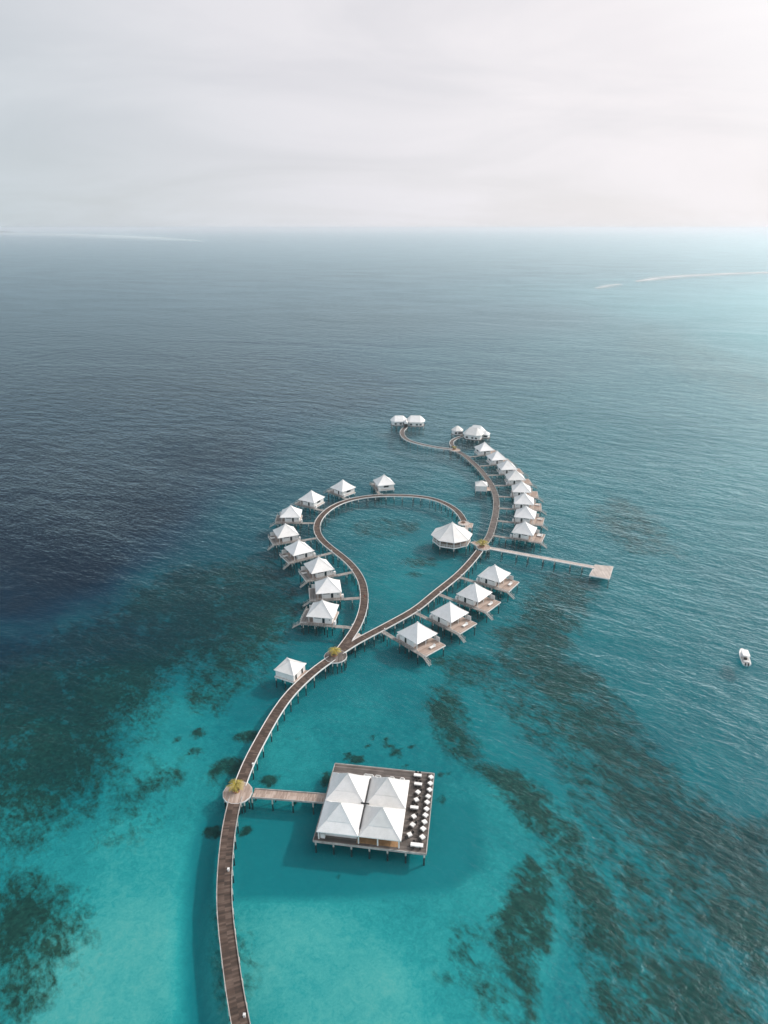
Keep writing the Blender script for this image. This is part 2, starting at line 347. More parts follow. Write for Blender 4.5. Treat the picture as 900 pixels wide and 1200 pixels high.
def seabed_mat():
    m, nt, N, L = new_mat('sand_and_reef')
    o = N.new('ShaderNodeOutputMaterial'); b = N.new('ShaderNodeBsdfDiffuse'); L.new(b.outputs[0], o.inputs[0])
    g = N.new('ShaderNodeNewGeometry')
    def attr(n):
        a = N.new('ShaderNodeAttribute'); a.attribute_name = n; return a.outputs['Fac']
    def math_(op, a, b_=None, c=None):
        x = N.new('ShaderNodeMath'); x.operation = op
        for k, v in enumerate((a, b_, c)):
            if v is None: continue
            if isinstance(v, (int, float)): x.inputs[k].default_value = v
            else: L.new(v, x.inputs[k])
        return x.outputs[0]
    def noise(scale, detail=6, rough=0.55, vec=None, dist=0.0):
        n = N.new('ShaderNodeTexNoise'); n.inputs['Scale'].default_value = scale
        n.inputs['Detail'].default_value = detail; n.inputs['Roughness'].default_value = rough
        n.inputs['Distortion'].default_value = dist
        L.new(vec or g.outputs['Position'], n.inputs['Vector']); return n.outputs['Fac']
    # the seam of the reef runs away from the shore, so the patches are slightly stretched
    mp = N.new('ShaderNodeMapping'); mp.vector_type = 'TEXTURE'; mp.inputs['Rotation'].default_value = (0, 0, math.radians(-62)); mp.inputs['Scale'].default_value = (1.8, 1.0, 1)
    L.new(g.outputs['Position'], mp.inputs['Vector'])
    mp2 = N.new('ShaderNodeMapping'); mp2.vector_type = 'TEXTURE'; mp2.inputs['Rotation'].default_value = (0, 0, math.radians(-50)); mp2.inputs['Scale'].default_value = (1.5, 1.0, 1)
    L.new(g.outputs['Position'], mp2.inputs['Vector'])
    nA = noise(0.075, 7, 0.62, mp.outputs[0], 0.6)
    nB = noise(0.32, 7, 0.65, mp2.outputs[0], 0.5)
    nC = noise(1.1, 5, 0.6, mp2.outputs[0])
    nz = math_('ADD', math_('MULTIPLY', nA, 0.9), math_('ADD', math_('MULTIPLY', nB, 1.3), math_('MULTIPLY', nC, 0.8)))
    nz = math_('SUBTRACT', nz, 1.5)                         # about -0.35 .. 0.35
    rf = attr('reef')
    k = math_('ADD', math_('MULTIPLY', nz, 1.25), math_('SUBTRACT', rf, 0.5))
    mask = math_('SMOOTH_MIN', math_('MAXIMUM', math_('MULTIPLY_ADD', k, 1.9, 0.5), 0.0), 1.0, 0.1)
    lim = math_('MINIMUM', math_('MULTIPLY', rf, 2.6), 1.0)   # no reef where there is none
    mask = math_('MULTIPLY', mask, lim)
    wv = math_('MULTIPLY', math_('SUBTRACT', noise(0.05, 6, 0.6, None, 0.5), 0.5), 0.16)
    wv2 = math_('MULTIPLY', math_('SUBTRACT', noise(0.5, 6, 0.7, None, 1.2), 0.5), 0.2)
    wv3 = math_('MULTIPLY', math_('SUBTRACT', noise(2.2, 4, 0.7), 0.5), 0.13)
    damp = math_('SUBTRACT', 1.0, math_('MULTIPLY', attr('channel'), 0.8))
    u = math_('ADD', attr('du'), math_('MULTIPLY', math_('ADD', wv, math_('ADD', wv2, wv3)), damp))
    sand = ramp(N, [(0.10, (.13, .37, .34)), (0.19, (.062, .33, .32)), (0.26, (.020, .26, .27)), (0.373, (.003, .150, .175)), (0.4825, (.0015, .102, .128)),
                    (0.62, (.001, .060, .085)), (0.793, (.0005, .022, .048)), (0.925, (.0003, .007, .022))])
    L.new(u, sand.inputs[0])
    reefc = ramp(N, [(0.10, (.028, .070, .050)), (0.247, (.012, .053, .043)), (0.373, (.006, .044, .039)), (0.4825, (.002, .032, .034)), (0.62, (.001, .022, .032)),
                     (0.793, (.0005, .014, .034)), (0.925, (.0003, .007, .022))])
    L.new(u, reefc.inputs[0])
    cn = noise(0.9, 6, 0.7)
    rc = N.new('ShaderNodeMix'); rc.data_type = 'RGBA'; rc.blend_type = 'MULTIPLY'; rc.inputs[0].default_value = 1
    rr = ramp(N, [(0.3, 0.55), (0.7, 1.55)]); L.new(cn, rr.inputs[0])
    L.new(reefc.outputs[0], rc.inputs[6]); L.new(rr.outputs[0], rc.inputs[7])
    mx = N.new('ShaderNodeMix'); mx.data_type = 'RGBA'; L.new(mask, mx.inputs[0])
    L.new(sand.outputs[0], mx.inputs[6]); L.new(rc.outputs[2], mx.inputs[7])
    L.new(mx.outputs[2], b.inputs['Color'])
    return m

def water_mat():
    m, nt, N, L = new_mat('sea_water')
    o = N.new('ShaderNodeOutputMaterial')
    g = N.new('ShaderNodeNewGeometry')
    def noise(scale, rot, sx, sy, detail=3, rough=0.5, dist=0.0):
        mp = N.new('ShaderNodeMapping'); mp.vector_type = 'TEXTURE'; mp.inputs['Rotation'].default_value = (0, 0, math.radians(rot)); mp.inputs['Scale'].default_value = (1 / sx, 1 / sy, 1)
        L.new(g.outputs['Position'], mp.inputs['Vector'])
        n = N.new('ShaderNodeTexNoise'); n.inputs['Scale'].default_value = scale; n.inputs['Detail'].default_value = detail
        n.inputs['Roughness'].default_value = rough; n.inputs['Distortion'].default_value = dist
        L.new(mp.outputs[0], n.inputs['Vector']); return n.outputs['Fac']
    def mul(a, k):
        x = N.new('ShaderNodeMath'); x.operation = 'MULTIPLY'
        L.new(a, x.inputs[0])
        if isinstance(k, (int, float)): x.inputs[1].default_value = k
        else: L.new(k, x.inputs[1])
        return x.outputs[0]
    def add(a, b):
        x = N.new('ShaderNodeMath'); x.operation = 'ADD'; L.new(a, x.inputs[0]); L.new(b, x.inputs[1]); return x.outputs[0]
    # crests run from upper left to lower right in the picture
    hgt = add(add(mul(noise(0.56, -36, 0.42, 1.0, 4, 0.55, 0.4), 0.72), mul(noise(1.15, -22, 0.5, 1.0, 3, 0.55, 0.5), 0.34)),
              add(mul(noise(0.13, -30, 0.5, 1.0, 2, 0.5), 1.3), mul(noise(2.6, -45, 0.7, 1.0, 2), 0.09)))
    # gusts make patches of rougher water
    gust = ramp(N, [(0.35, 0.65), (0.65, 1.25)]); L.new(noise(0.012, -20, 0.5, 1, 4, 0.55, 0.8), gust.inputs[0])
    a = N.new('ShaderNodeAttribute'); a.attribute_name = 'rough'
    hgt = mul(mul(hgt, gust.outputs[0]), a.outputs['Fac'])
    bp = N.new('ShaderNodeBump'); bp.inputs['Distance'].default_value = 1.0; bp.inputs['Strength'].default_value = 1.0
    L.new(hgt, bp.inputs['Height'])
    gl = N.new('ShaderNodeBsdfGlossy'); gl.inputs['Color'].default_value = (.66, .86, .90, 1); gl.inputs['Roughness'].default_value = 0.36; L.new(bp.outputs[0], gl.inputs['Normal'])
    tr = N.new('ShaderNodeBsdfTransparent'); tr.inputs[0].default_value = (0.93, 0.985, 0.99, 1)
    fr = N.new('ShaderNodeFresnel')
    # seen from below (light going down to the sea bed) the node turns the index over; keep it the same both ways, as refraction does
    io = N.new('ShaderNodeMath'); io.operation = 'MULTIPLY_ADD'; L.new(g.outputs['Backfacing'], io.inputs[0]); io.inputs[1].default_value = 1 / 1.333 - 1.333; io.inputs[2].default_value = 1.333
    L.new(io.outputs[0], fr.inputs['IOR'])
    fr_ = fr; L.new(bp.outputs[0], fr.inputs['Normal'])
    mx = N.new('ShaderNodeMixShader'); L.new(fr.outputs[0], mx.inputs[0]); L.new(tr.outputs[0], mx.inputs[1]); L.new(gl.outputs[0], mx.inputs[2])
    L.new(mx.outputs[0], o.inputs[0])
    return m

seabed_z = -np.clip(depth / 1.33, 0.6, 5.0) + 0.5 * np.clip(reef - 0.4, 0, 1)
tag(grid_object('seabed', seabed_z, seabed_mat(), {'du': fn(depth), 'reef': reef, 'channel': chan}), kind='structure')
rough = idw([(100, 1100, .16), (350, 1120, .12), (300, 900, .22), (450, 950, .2), (150, 850, .42), (480, 1100, .2), (330, 700, .5), (450, 650, .55), (600, 1050, .42), (700, 1000, .7),
             (600, 850, .7), (800, 1100, .62), (850, 800, 1.0), (750, 700, .95), (650, 600, .9), (480, 540, .8), (100, 600, .9), (300, 500, .85), (700, 450, .8), (450, 350, .6),
             (100, 350, .6), (850, 350, .45), (450, 290, .4), (200, 290, .4), (750, 290, .4), (450, 800, .4), (40, 800, .6)], 2.6, 0.03)
calm = poly_mask([(18, 274.5), (60, 272.6), (120, 273), (180, 276.5), (240, 281.5), (160, 281), (80, 279), (20, 277)], 150)
rough = rough * (1 - 0.8 * calm)
tag(grid_object('water', np.zeros_like(PX), water_mat(), {'rough': rough * 1.05}), kind='structure')

# surf breaking on the outer reef, far right
def foam_mat():
    m, nt, N, L = new_mat('foam')
    o = N.new('ShaderNodeOutputMaterial'); d = N.new('ShaderNodeBsdfDiffuse'); d.inputs[0].default_value = (.8, .8, .8, 1)
    t = N.new('ShaderNodeBsdfTransparent'); g = N.new('ShaderNodeNewGeometry')
    n = N.new('ShaderNodeTexNoise'); n.inputs['Scale'].default_value = 0.03; n.inputs['Detail'].default_value = 8; n.inputs['Roughness'].default_value = .7
    mp = N.new('ShaderNodeMapping'); mp.inputs['Scale'].default_value = (0.35, 1, 1)
    L.new(g.outputs['Position'], mp.inputs[0]); L.new(mp.outputs[0], n.inputs['Vector'])
    uv = N.new('ShaderNodeUVMap'); uv.uv_map = 'UVMap'; s = N.new('ShaderNodeSeparateXYZ'); L.new(uv.outputs[0], s.inputs[0])
    e = ramp(N, [(0.0, 0.0), (0.3, 0.35), (0.5, 0.8), (0.7, 0.35), (1.0, 0.0)]); L.new(s.outputs[1], e.inputs[0])
    r = ramp(N, [(0.3, 0.1), (0.6, 1.0)]); L.new(n.outputs['Fac'], r.inputs[0])
    mu = N.new('ShaderNodeMath'); mu.operation = 'MULTIPLY'; L.new(e.outputs[0], mu.inputs[0]); L.new(r.outputs[0], mu.inputs[1])
    mx = N.new('ShaderNodeMixShader'); L.new(mu.outputs[0], mx.inputs[0]); L.new(t.outputs[0], mx.inputs[1]); L.new(d.outputs[0], mx.inputs[2])
    L.new(mx.outputs[0], o.inputs[0]); return m
FOAM = foam_mat()
def surf(pts, wid):
    mb = MB(); W = [at(x, y, 0.12) for x, y in pts]
    for i, p in enumerate(W):
        w = wid[i]
        for k in range(5):
            t = k / 4; mb.v.append((p.x, p.y + (t - .5) * w, 0.12 + 0.5 * math.sin(PI * t))); mb.uv[len(mb.v) - 1] = (p.x, t)
    for i in range(len(W) - 1):
        for k in range(4): a = i * 5 + k; mb.f.append((a, a + 5, a + 6, a + 1))
    return mb.build('surf', FOAM, smooth=True)
tag(surf([(1050, 316.5), (960, 318), (900, 319.5), (850, 321), (800, 323.5), (770, 326), (745, 330)], [150, 160, 160, 150, 170, 150, 60]), kind='stuff')
tag(surf([(728, 333), (712, 335), (698, 338)], [60, 110, 60]), kind='stuff')

# pale shallow lagoon near the horizon, far left
def lagoon():
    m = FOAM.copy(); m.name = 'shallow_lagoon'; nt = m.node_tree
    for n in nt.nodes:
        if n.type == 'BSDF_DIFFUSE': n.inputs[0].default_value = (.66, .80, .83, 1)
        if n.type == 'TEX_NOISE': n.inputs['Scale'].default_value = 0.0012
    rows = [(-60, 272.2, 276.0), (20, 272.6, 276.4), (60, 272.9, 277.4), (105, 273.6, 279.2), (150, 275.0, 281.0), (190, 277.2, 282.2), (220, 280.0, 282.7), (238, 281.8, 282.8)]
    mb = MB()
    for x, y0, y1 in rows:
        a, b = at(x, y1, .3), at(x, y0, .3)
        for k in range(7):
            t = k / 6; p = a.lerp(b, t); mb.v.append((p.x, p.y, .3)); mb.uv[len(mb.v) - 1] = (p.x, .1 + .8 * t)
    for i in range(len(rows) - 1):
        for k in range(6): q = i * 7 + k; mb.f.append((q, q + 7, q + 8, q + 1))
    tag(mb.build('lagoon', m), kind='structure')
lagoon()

# low island on the horizon, far left
mb = MB(); a, b = at(-60, 272.2), at(21, 272.6)
n = 60; rings = []
for i in range(n + 1):
    t = i / n; p = a.lerp(b, t)
    hgt = 42 * (0.7 + 0.3 * random.random()) * min(1, (1 - t) * 7 + 0.05) * min(1, t * 7 + .05)
    w = 500 * min(1, (1 - t) * 6 + .1)
    rings.append([(p.x, p.y - w, 0), (p.x, p.y - w * .8, hgt * .8), (p.x, p.y, hgt), (p.x, p.y + w, 0), (p.x, p.y + w * .2, -4)])
mb.loft(rings)
isl = mb.build('island', simple('island_palms', (0.035, 0.06, 0.03), 0.9, 0.3, 0.02)); tag(isl, kind='structure')

# ------------------------------------------------------------------ curved boardwalks
def smooth_path(px, z, step=1.3, world=False):
    P = [Vector(p) if world else at(x_y[0], x_y[1], z) for x_y in px for p in [x_y]]
    P = [2 * P[0] - P[1]] + P + [2 * P[-1] - P[-2]]
    out = []
    for i in range(1, len(P) - 2):
        p0, p1, p2, p3 = P[i - 1:i + 3]; n = max(2, int((p2 - p1).length / step))
        for k in range(n):
            t = k / n
            out.append(0.5 * ((2 * p1) + (p2 - p0) * t + (2 * p0 - 5 * p1 + 4 * p2 - p3) * t * t + (3 * p1 - p0 - 3 * p2 + p3) * t ** 3))
    out.append(P[-2])
    # light smoothing of hand-read points
    for _ in range(12):
        out = [out[0]] + [(out[i - 1] + out[i] * 2 + out[i + 1]) / 4 for i in range(1, len(out) - 1)] + [out[-1]]
    return out

PILE = None
def pile_mesh(top, bottom=-5.2, r=0.17):
    mb = MB(); mb.tube((0, 0, bottom), (0, 0, top), r, r, 8)
    return mb
_pm = {}
def piling(parent, x, y, top, r=0.17, name='piling'):
    key = (round(top, 2), r)
    if key not in _pm:
        o = pile_mesh(top, -5.2, r).build(name, M['pile'], parent); _pm[key] = o.data; o.location = (x, y, 0); return o
    o = bpy.data.objects.new(name, _pm[key]); COL.objects.link(o); o.parent = parent; o.location = (x, y, 0); return o

def boardwalk(name, pts, width, z, mat, label, cat='boardwalk', group=None, kerb=True, kl=(0, 0), kr=(0, 0), bents=4.6, kerb_mat='white', b0=1.5, pr=0.17, kh=0.22):
    """pts: world centre line; kl / kr: metres of the left / right kerb left off at start and end"""
    base = pts[0].copy(); base.z = 0
    root = empty(name, base); tag(root, label, cat, group)
    n = len(pts); T = []
    for i in range(n):
        d = (pts[min(i + 1, n - 1)] - pts[max(i - 1, 0)]); d.z = 0; T.append(d.normalized())
    Nn = [Vector((-t.y, t.x, 0)) for t in T]      # left
    s = [0.0]
    for i in range(1, n): s.append(s[-1] + (pts[i] - pts[i - 1]).length)
    def strip(o0, o1, z0, z1, a=0.0, b=None):
        mb = MB(); b = s[-1] if b is None else b; rings = 0; idx = []
        for i in range(n):
            if s[i] < a - 1e-6 or s[i] > b + 1e-6: continue
            c = pts[i] - base
            for (o, zz) in ((o0, z0), (o1, z0), (o1, z1), (o0, z1)):
                q = c + Nn[i] * o; mb.v.append((q.x, q.y, zz)); mb.uv[len(mb.v) - 1] = (s[i], o)
            rings += 1
        for i in range(rings - 1):
            for k in range(4):
                k2 = (k + 1) % 4; mb.f.append((i * 4 + k, (i + 1) * 4 + k, (i + 1) * 4 + k2, i * 4 + k2))
        mb.f.append((0, 1, 2, 3)); e = (rings - 1) * 4; mb.f.append((e + 3, e + 2, e + 1, e))
        return mb
    hw = width / 2
    d = strip(-hw, hw, z - 0.16, z)
    d.build('deck', mat, root)
    fr = strip(-hw * 0.6, -hw * 0.6 + .2, z - 0.5, z - 0.17); f2 = strip(hw * 0.6 - .2, hw * 0.6, z - 0.5, z - 0.17)
    off = len(fr.v); fr.v += f2.v; fr.f += [tuple(i + off for i in q) for q in f2.f]
    # pilings and cross heads
    nb = int((s[-1] - b0) / bents); j = 0
    for k in range(nb + 1):
        t = b0 + k * bents
        if t > s[-1]: break
        while j < n - 1 and s[j + 1] < t: j += 1
        c = pts[j] - base; w = Nn[j] * (hw + 0.1)
        p1, p2 = c + w, c - w
        fr.bar((p1.x, p1.y, z - .34), (p2.x, p2.y, z - .34), 0.22, 0.3)
        piling(root, p1.x, p1.y, z - 0.1, pr); piling(root, p2.x, p2.y, z - 0.1, pr)
    fr.build('frame', M['frame'], root)
    if kerb:
        strip(hw + 0.02, hw + 0.17, z - 0.22, z + kh, kl[0], s[-1] - kl[1]).build('edge_beam', M[kerb_mat], root)
        strip(-hw - 0.17, -hw - 0.02, z - 0.22, z + kh, kr[0], s[-1] - kr[1]).build('edge_beam', M[kerb_mat], root)
    return root

ZW = 1.70
A1 = [(304, 1330), (299, 1290), (292, 1250), (284.5, 1210), (280, 1191), (275.8, 1166.7), (271, 1133), (266.8, 1100), (262.9, 1066.7), (262.6, 1035), (264.7, 1000), (267.5, 975), (272, 950), (276.5, 934)]
A2 = [(281, 921), (286.4, 905.6), (294, 888), (302, 873.5), (311.5, 856), (324, 834.6), (340, 812.5), (350, 803), (363.5, 790), (383, 775.2), (389, 771.5)]
A3 = [(398, 764.5), (412, 755), (428, 746.3), (449, 735.5), (460, 729.3), (486.7, 714.5), (511.7, 694), (536.7, 674), (553, 657), (562, 645.5)]
A4 = [(567.5, 637), (573.5, 629), (577.5, 616), (580.8, 602), (581.8, 587), (579, 575), (573, 564), (564.7, 553), (555, 543), (542.7, 532.5), (536, 529)]
A5 = [(530.5, 526.5), (518, 525.3), (508.5, 523.8), (489, 519.6), (478, 516), (472.5, 511.5), (470.8, 507), (472, 503.5), (475.5, 500.6)]
A6 = [(531, 523), (528.3, 520), (528.8, 517.3), (532, 514.8), (537, 512.6), (542, 511.5)]
LP = [(399, 761.5), (405, 753.8), (410.5, 746.2), (418.9, 733), (425.2, 715.6), (427.1, 700), (425.2, 684.4), (420, 673.3), (412, 662.2), (399.4, 651), (385, 640), (374.5, 629.5), (371, 617.8),
      (375.2, 606.7), (386.5, 596), (400, 589), (415.6, 584.4), (433.3, 581.6), (455.6, 580.5), (477.8, 580.9), (500, 583), (515.8, 587.3), (530.5, 594.7), (539.5, 603), (543.5, 610)]
pA1 = smooth_path(A1, ZW); pA2 = smooth_path(A2, ZW); pA3 = smooth_path(A3, ZW); pA4 = smooth_path(A4, ZW)
pA5 = smooth_path(A5, ZW); pA6 = smooth_path(A6, ZW); pLP = smooth_path(LP, ZW - .015)
G = 'curving boardwalk sections of the resort'
boardwalk('boardwalk', pA1, 2.75, ZW, M['board'], 'brown boardwalk running from bottom edge up to the lowest round platform', group=G, kerb_mat='kerb')
boardwalk('boardwalk', pA2, 2.7, ZW, M['board'], 'curved brown boardwalk between the two round palm platforms passing the small hut', group=G)
boardwalk('boardwalk', pA3, 2.6, ZW, M['board'], 'brown boardwalk from the fork to the octagonal pavilion junction, four villas on its right', group=G, kl=(5.8, 0))
boardwalk('boardwalk', pA4, 2.6, ZW, M['board_grey'], 'greyish boardwalk curving past the row of eight villas to the far junction', group=G, kerb_mat='kerb')
boardwalk('boardwalk', pA5, 2.6, ZW, M['board_grey'], 'farthest boardwalk hooking left to the double roofed building', group=G)
boardwalk('boardwalk', pA6, 2.2, ZW, M['board_grey'], 'short hooked boardwalk to the right far building', group=G)
boardwalk('boardwalk', pLP, 2.6, ZW - .015, M['board'], 'looping boardwalk with nine villas on its left outer side', group=G, kr=(5.5, 0))

def platform(name, poly, z, mat, label, cat='platform', rim=True, th=0.3, pz=None, group=None, rim_mat='white', piles=None):
    c = sum((Vector((p[0], p[1], 0)) for p in poly), Vector()) / len(poly)
    root = empty(name, (c.x, c.y, 0)); tag(root, label, cat, group)
    pts = [(p[0] - c.x, p[1] - c.y) for p in poly]
    MB().prism(pts, z - th, z).build('deck', mat, root)
    if rim:
        mb = MB(); n = len(pts)
        for i in range(n):
            a, b = pts[i], pts[(i + 1) % n]
            f = 1.012
            mb.bar((a[0] * f, a[1] * f, z - .2), (b[0] * f, b[1] * f, z - .2), 0.12, 0.36)
        mb.build('rim', M[rim_mat], root)
    for i, p in enumerate(piles if piles is not None else pts):
        piling(root, p[0] * .93, p[1] * .93, z - 0.31)
    return root
def ngon(c, r, n, a0=0.0): return [(c[0] + r * math.cos(a0 + 2 * PI * k / n), c[1] + r * math.sin(a0 + 2 * PI * k / n)) for k in range(n)]

nA = at(278.5, 928.5, 1.74); nB = at(393.2, 768.8, 1.74); nC = at(566.5, 641, 1.74); nD = at(533.5, 527, 1.74)
platform('round_platform', ngon(nA, 3.4, 14), 1.745, M['board_light'], 'round boardwalk platform with palm where the restaurant walkway branches off', group='round palm platforms')
platform('round_platform', ngon(nB, 3.5, 14), 1.745, M['board_grey'], 'round boardwalk platform with palm at the fork of loop and main boardwalk', group='round palm platforms')
platform('round_platform', ngon(nC, 2.9, 10), 1.745, M['board_light'], 'small palm platform where pavilion, jetty and boardwalks meet', group='round palm platforms')
platform('round_platform', ngon(nD, 3.0, 10), 1.745, M['board_light'], 'farthest round platform at the split to the two far buildings', group='round palm platforms')
# pale triangular deck in the fork
tri = [at(x, y, 1.82) for x, y in ((412.3, 751.2), (420.3, 741.8), (423.2, 744.2))]
platform('triangular_deck', [(p.x, p.y) for p in tri][::-1], 1.83, M['board_pale'], 'pale triangular deck with stepped edge filling the fork of the boardwalks', 'deck', rim=True)
# end of the loop
eC = at(543.5, 613, 1.7)
platform('round_platform', ngon(eC, 2.6, 10), 1.745, M['board_pale'], 'small round pale platform at the end of the loop behind the pavilion', group='round palm platforms')
e1, e2, e3, e4 = (at(546.5, 612.3, 1.7), at(554.5, 613.2, 1.7), at(553, 618.5, 1.7), at(545, 617.3, 1.7))
platform('landing', [(p.x, p.y) for p in (e4, e3, e2, e1)], 1.72, M['board_light'], 'small rectangular landing deck beside the loop end platform', 'deck')

def straight(a, b, step=1.5):
    n = max(2, int((b - a).length / step)); return [a.lerp(b, i / n) for i in range(n + 1)]
# jetty to the right with its swimming platform
boardwalk('jetty', straight(at(571.5, 641.8, 1.62), at(697, 664.8, 1.62)), 1.9, 1.62, M['board_pale'], 'long pale straight jetty running right from the palm junction to a square platform', 'jetty', kerb=True, bents=5.5, kh=0.12)
jq = [(83.9, 242.6), (90.6, 240.9), (86.0, 230.6), (79.2, 233.6)]
platform('swimming_platform', jq[::-1], 1.40, M['board_pale'], 'square pale timber platform at the end of the long jetty', 'platform', th=.5)
# links
boardwalk('walkway', straight(at(297, 929.5, 1.66), at(384, 936, 1.66)), 2.5, 1.66, M['board_light'], 'straight walkway from the lowest round platform to the restaurant', 'walkway', bents=4.8, kerb_mat='kerb')
boardwalk('walkway', straight(at(553.5, 634.8, 1.66), at(562.5, 640, 1.66)), 2.2, 1.66, M['board_light'], 'short walkway joining the octagonal pavilion to the palm junction', 'walkway', bents=2.5)
boardwalk('walkway', straight(at(546, 618, 1.66), at(545.0, 624, 1.66)), 1.8, 1.66, M['board_pale'], 'short walkway from the loop end landing to the pavilion rear', 'walkway', bents=3)

# ------------------------------------------------------------------ palms and planters
def palm(loc, h, r, n, label, seed):
    rnd = random.Random(seed); root = empty('palm_tree', loc); tag(root, label, 'palm', 'small palms on the boardwalk platforms')
    t = MB(); p = Vector((0, 0, -0.05)); lean = Vector((rnd.uniform(-.12, .12), rnd.uniform(-.12, .12), 1))
    for k in range(6):
        q = p + lean * h / 6 + Vector((0, 0, 0)); t.tube(p, q, 0.17 - .015 * k, 0.155 - .015 * k, 8); p = q
    t.build('trunk', M['trunk'], root)
    c = MB()
    for k in range(n):
        a = 2.4 * k; up = rnd.uniform(0.15, 1.15); L = r * rnd.uniform(.8, 1.1)
        d = Vector((math.cos(a), math.sin(a), 0)); sd = Vector((-d.y, d.x, 0)); pts = []
        for j in range(9):
            u = j / 8; pts.append(p + d * (L * u * math.cos(up * (1 - u * .6))) + Vector((0, 0, L * (math.sin(up) * u - (0.35 + .5 * up) * u * u))))
        for j in range(8):
            w = 0.42 * math.sin(PI * (j + 1.0) / 9.5) + .05
            a0, a1 = pts[j], pts[j + 1]; b = len(c.v)
            for sgn in (-1, 1):      # leaflets
                for q in range(2):
                    s0 = a0.lerp(a1, q * .5); s1 = a0.lerp(a1, q * .5 + .3); tip = s1 + sd * sgn * w + d * .15 - Vector((0, 0, w * rnd.uniform(.2, .6)))
                    b = len(c.v); c.v += [tuple(s0), tuple(s1), tuple(tip)]; c.f.append((b, b + 1, b + 2) if sgn > 0 else (b + 1, b, b + 2))
    c.build('crown', M['frond'], root)
    return root
def planter(loc, r, label, mat='rust', h=.5):
    root = empty('planter', loc); tag(root, label, 'planter', 'round planters on the platforms')
    mb = MB(); mb.loft([[(x, y, 0) for x, y in ngon((0, 0), r * .92, 12)], [(x, y, h) for x, y in ngon((0, 0), r, 12)],
                        [(x, y, h) for x, y in ngon((0, 0), r * .85, 12)], [(x, y, h - .12) for x, y in ngon((0, 0), r * .85, 12)]], True, False)
    mb.build('pot', M[mat], root)
    MB().prism(ngon((0, 0), r * .86, 12), h - .2, h - .1).build('soil', M['soil'], root)
def palm_at(px, py, h, r, n, where, seed, pr=.9):
    q = at(px, py, 1.745); planter((q.x, q.y, 1.747), pr, 'round planter holding the palm on ' + where)
    palm((q.x, q.y, 2.12), h, r, n, 'small yellow green palm on ' + where, seed)
palm_at(277, 927, 1.5, 2.3, 30, 'the lowest round platform', 1)
palm_at(391.5, 768.3, 1.6, 2.3, 30, 'the round platform at the fork', 2)
palm_at(565, 640.5, 1.8, 3.0, 32, 'the pavilion junction platform', 3, 1.2)
palm_at(532.5, 526.5, 1.1, 1.9, 18, 'the farthest junction platform', 4, 1.1)
q = at(543, 612.5, 1.745); planter((q.x, q.y, 1.747), 1.0, 'dark planter on the loop end platform behind the pavilion', 'rust', .35)

# white service boxes along the walks
_lb = None
def lamp_box(x, y, z, label, s=1.0):
    global _lb
    if _lb is None:
        r = empty('bollard_lamp', (x, y, z)); MB().box(-.2, .2, -.2, .2, 0, .62).build('post', M['white'], r, bevel=.02)
        MB().box(-.26, .26, -.26, .26, .63, .8).build('cap', M['white'], r, bevel=.03); _lb = r
    else:
        r = copy_tree(_lb); r.location = (x, y, z)
    r.scale = (s, s, s)
    tag(r, label, 'bollard lamp', 'white square bollard lamps along the boardwalks'); return r
for (px, py, lb) in ((267.9, 1020.5, 'white bollard lamp on right edge of boardwalk below the lowest round platform'), (286.6, 1191.5, 'white bollard lamp on right edge of boardwalk at the bottom of photo'),
                     (296.6, 897, 'white bollard lamp just above the lowest round platform')):
    p = at(px, py, 1.7); lamp_box(p.x, p.y, 1.703, lb, .9)

# ------------------------------------------------------------------ villas
def loft_roof(mb, half, z0, apex, hy=None, top=0.0, curve=0.06, ridge=0.0):
    """four sided roof with a soft bell curve, eaves skirt and small flat cap"""
    hy = hy or half; rings = []
    def ring(fx, z):
        a, b = half * fx, hy * fx + 0
        a = max(a, 0.05); b = max(b, 0.05); rx = ridge * (1 - fx)
        return [(-a - rx, -b, z), (a + rx, -b, z), (a + rx, b, z), (-a - rx, b, z)]
    rings.append(ring(.985, z0 - .16)); rings.append(ring(1, z0 - .14)); rings.append(ring(1, z0))
    for k in range(1, 7):
        t = k / 6; rings.append(ring(1 - t + 0.0, z0 + (apex - z0) * (t - curve * math.sin(PI * t))))
    mb.loft(rings); return mb

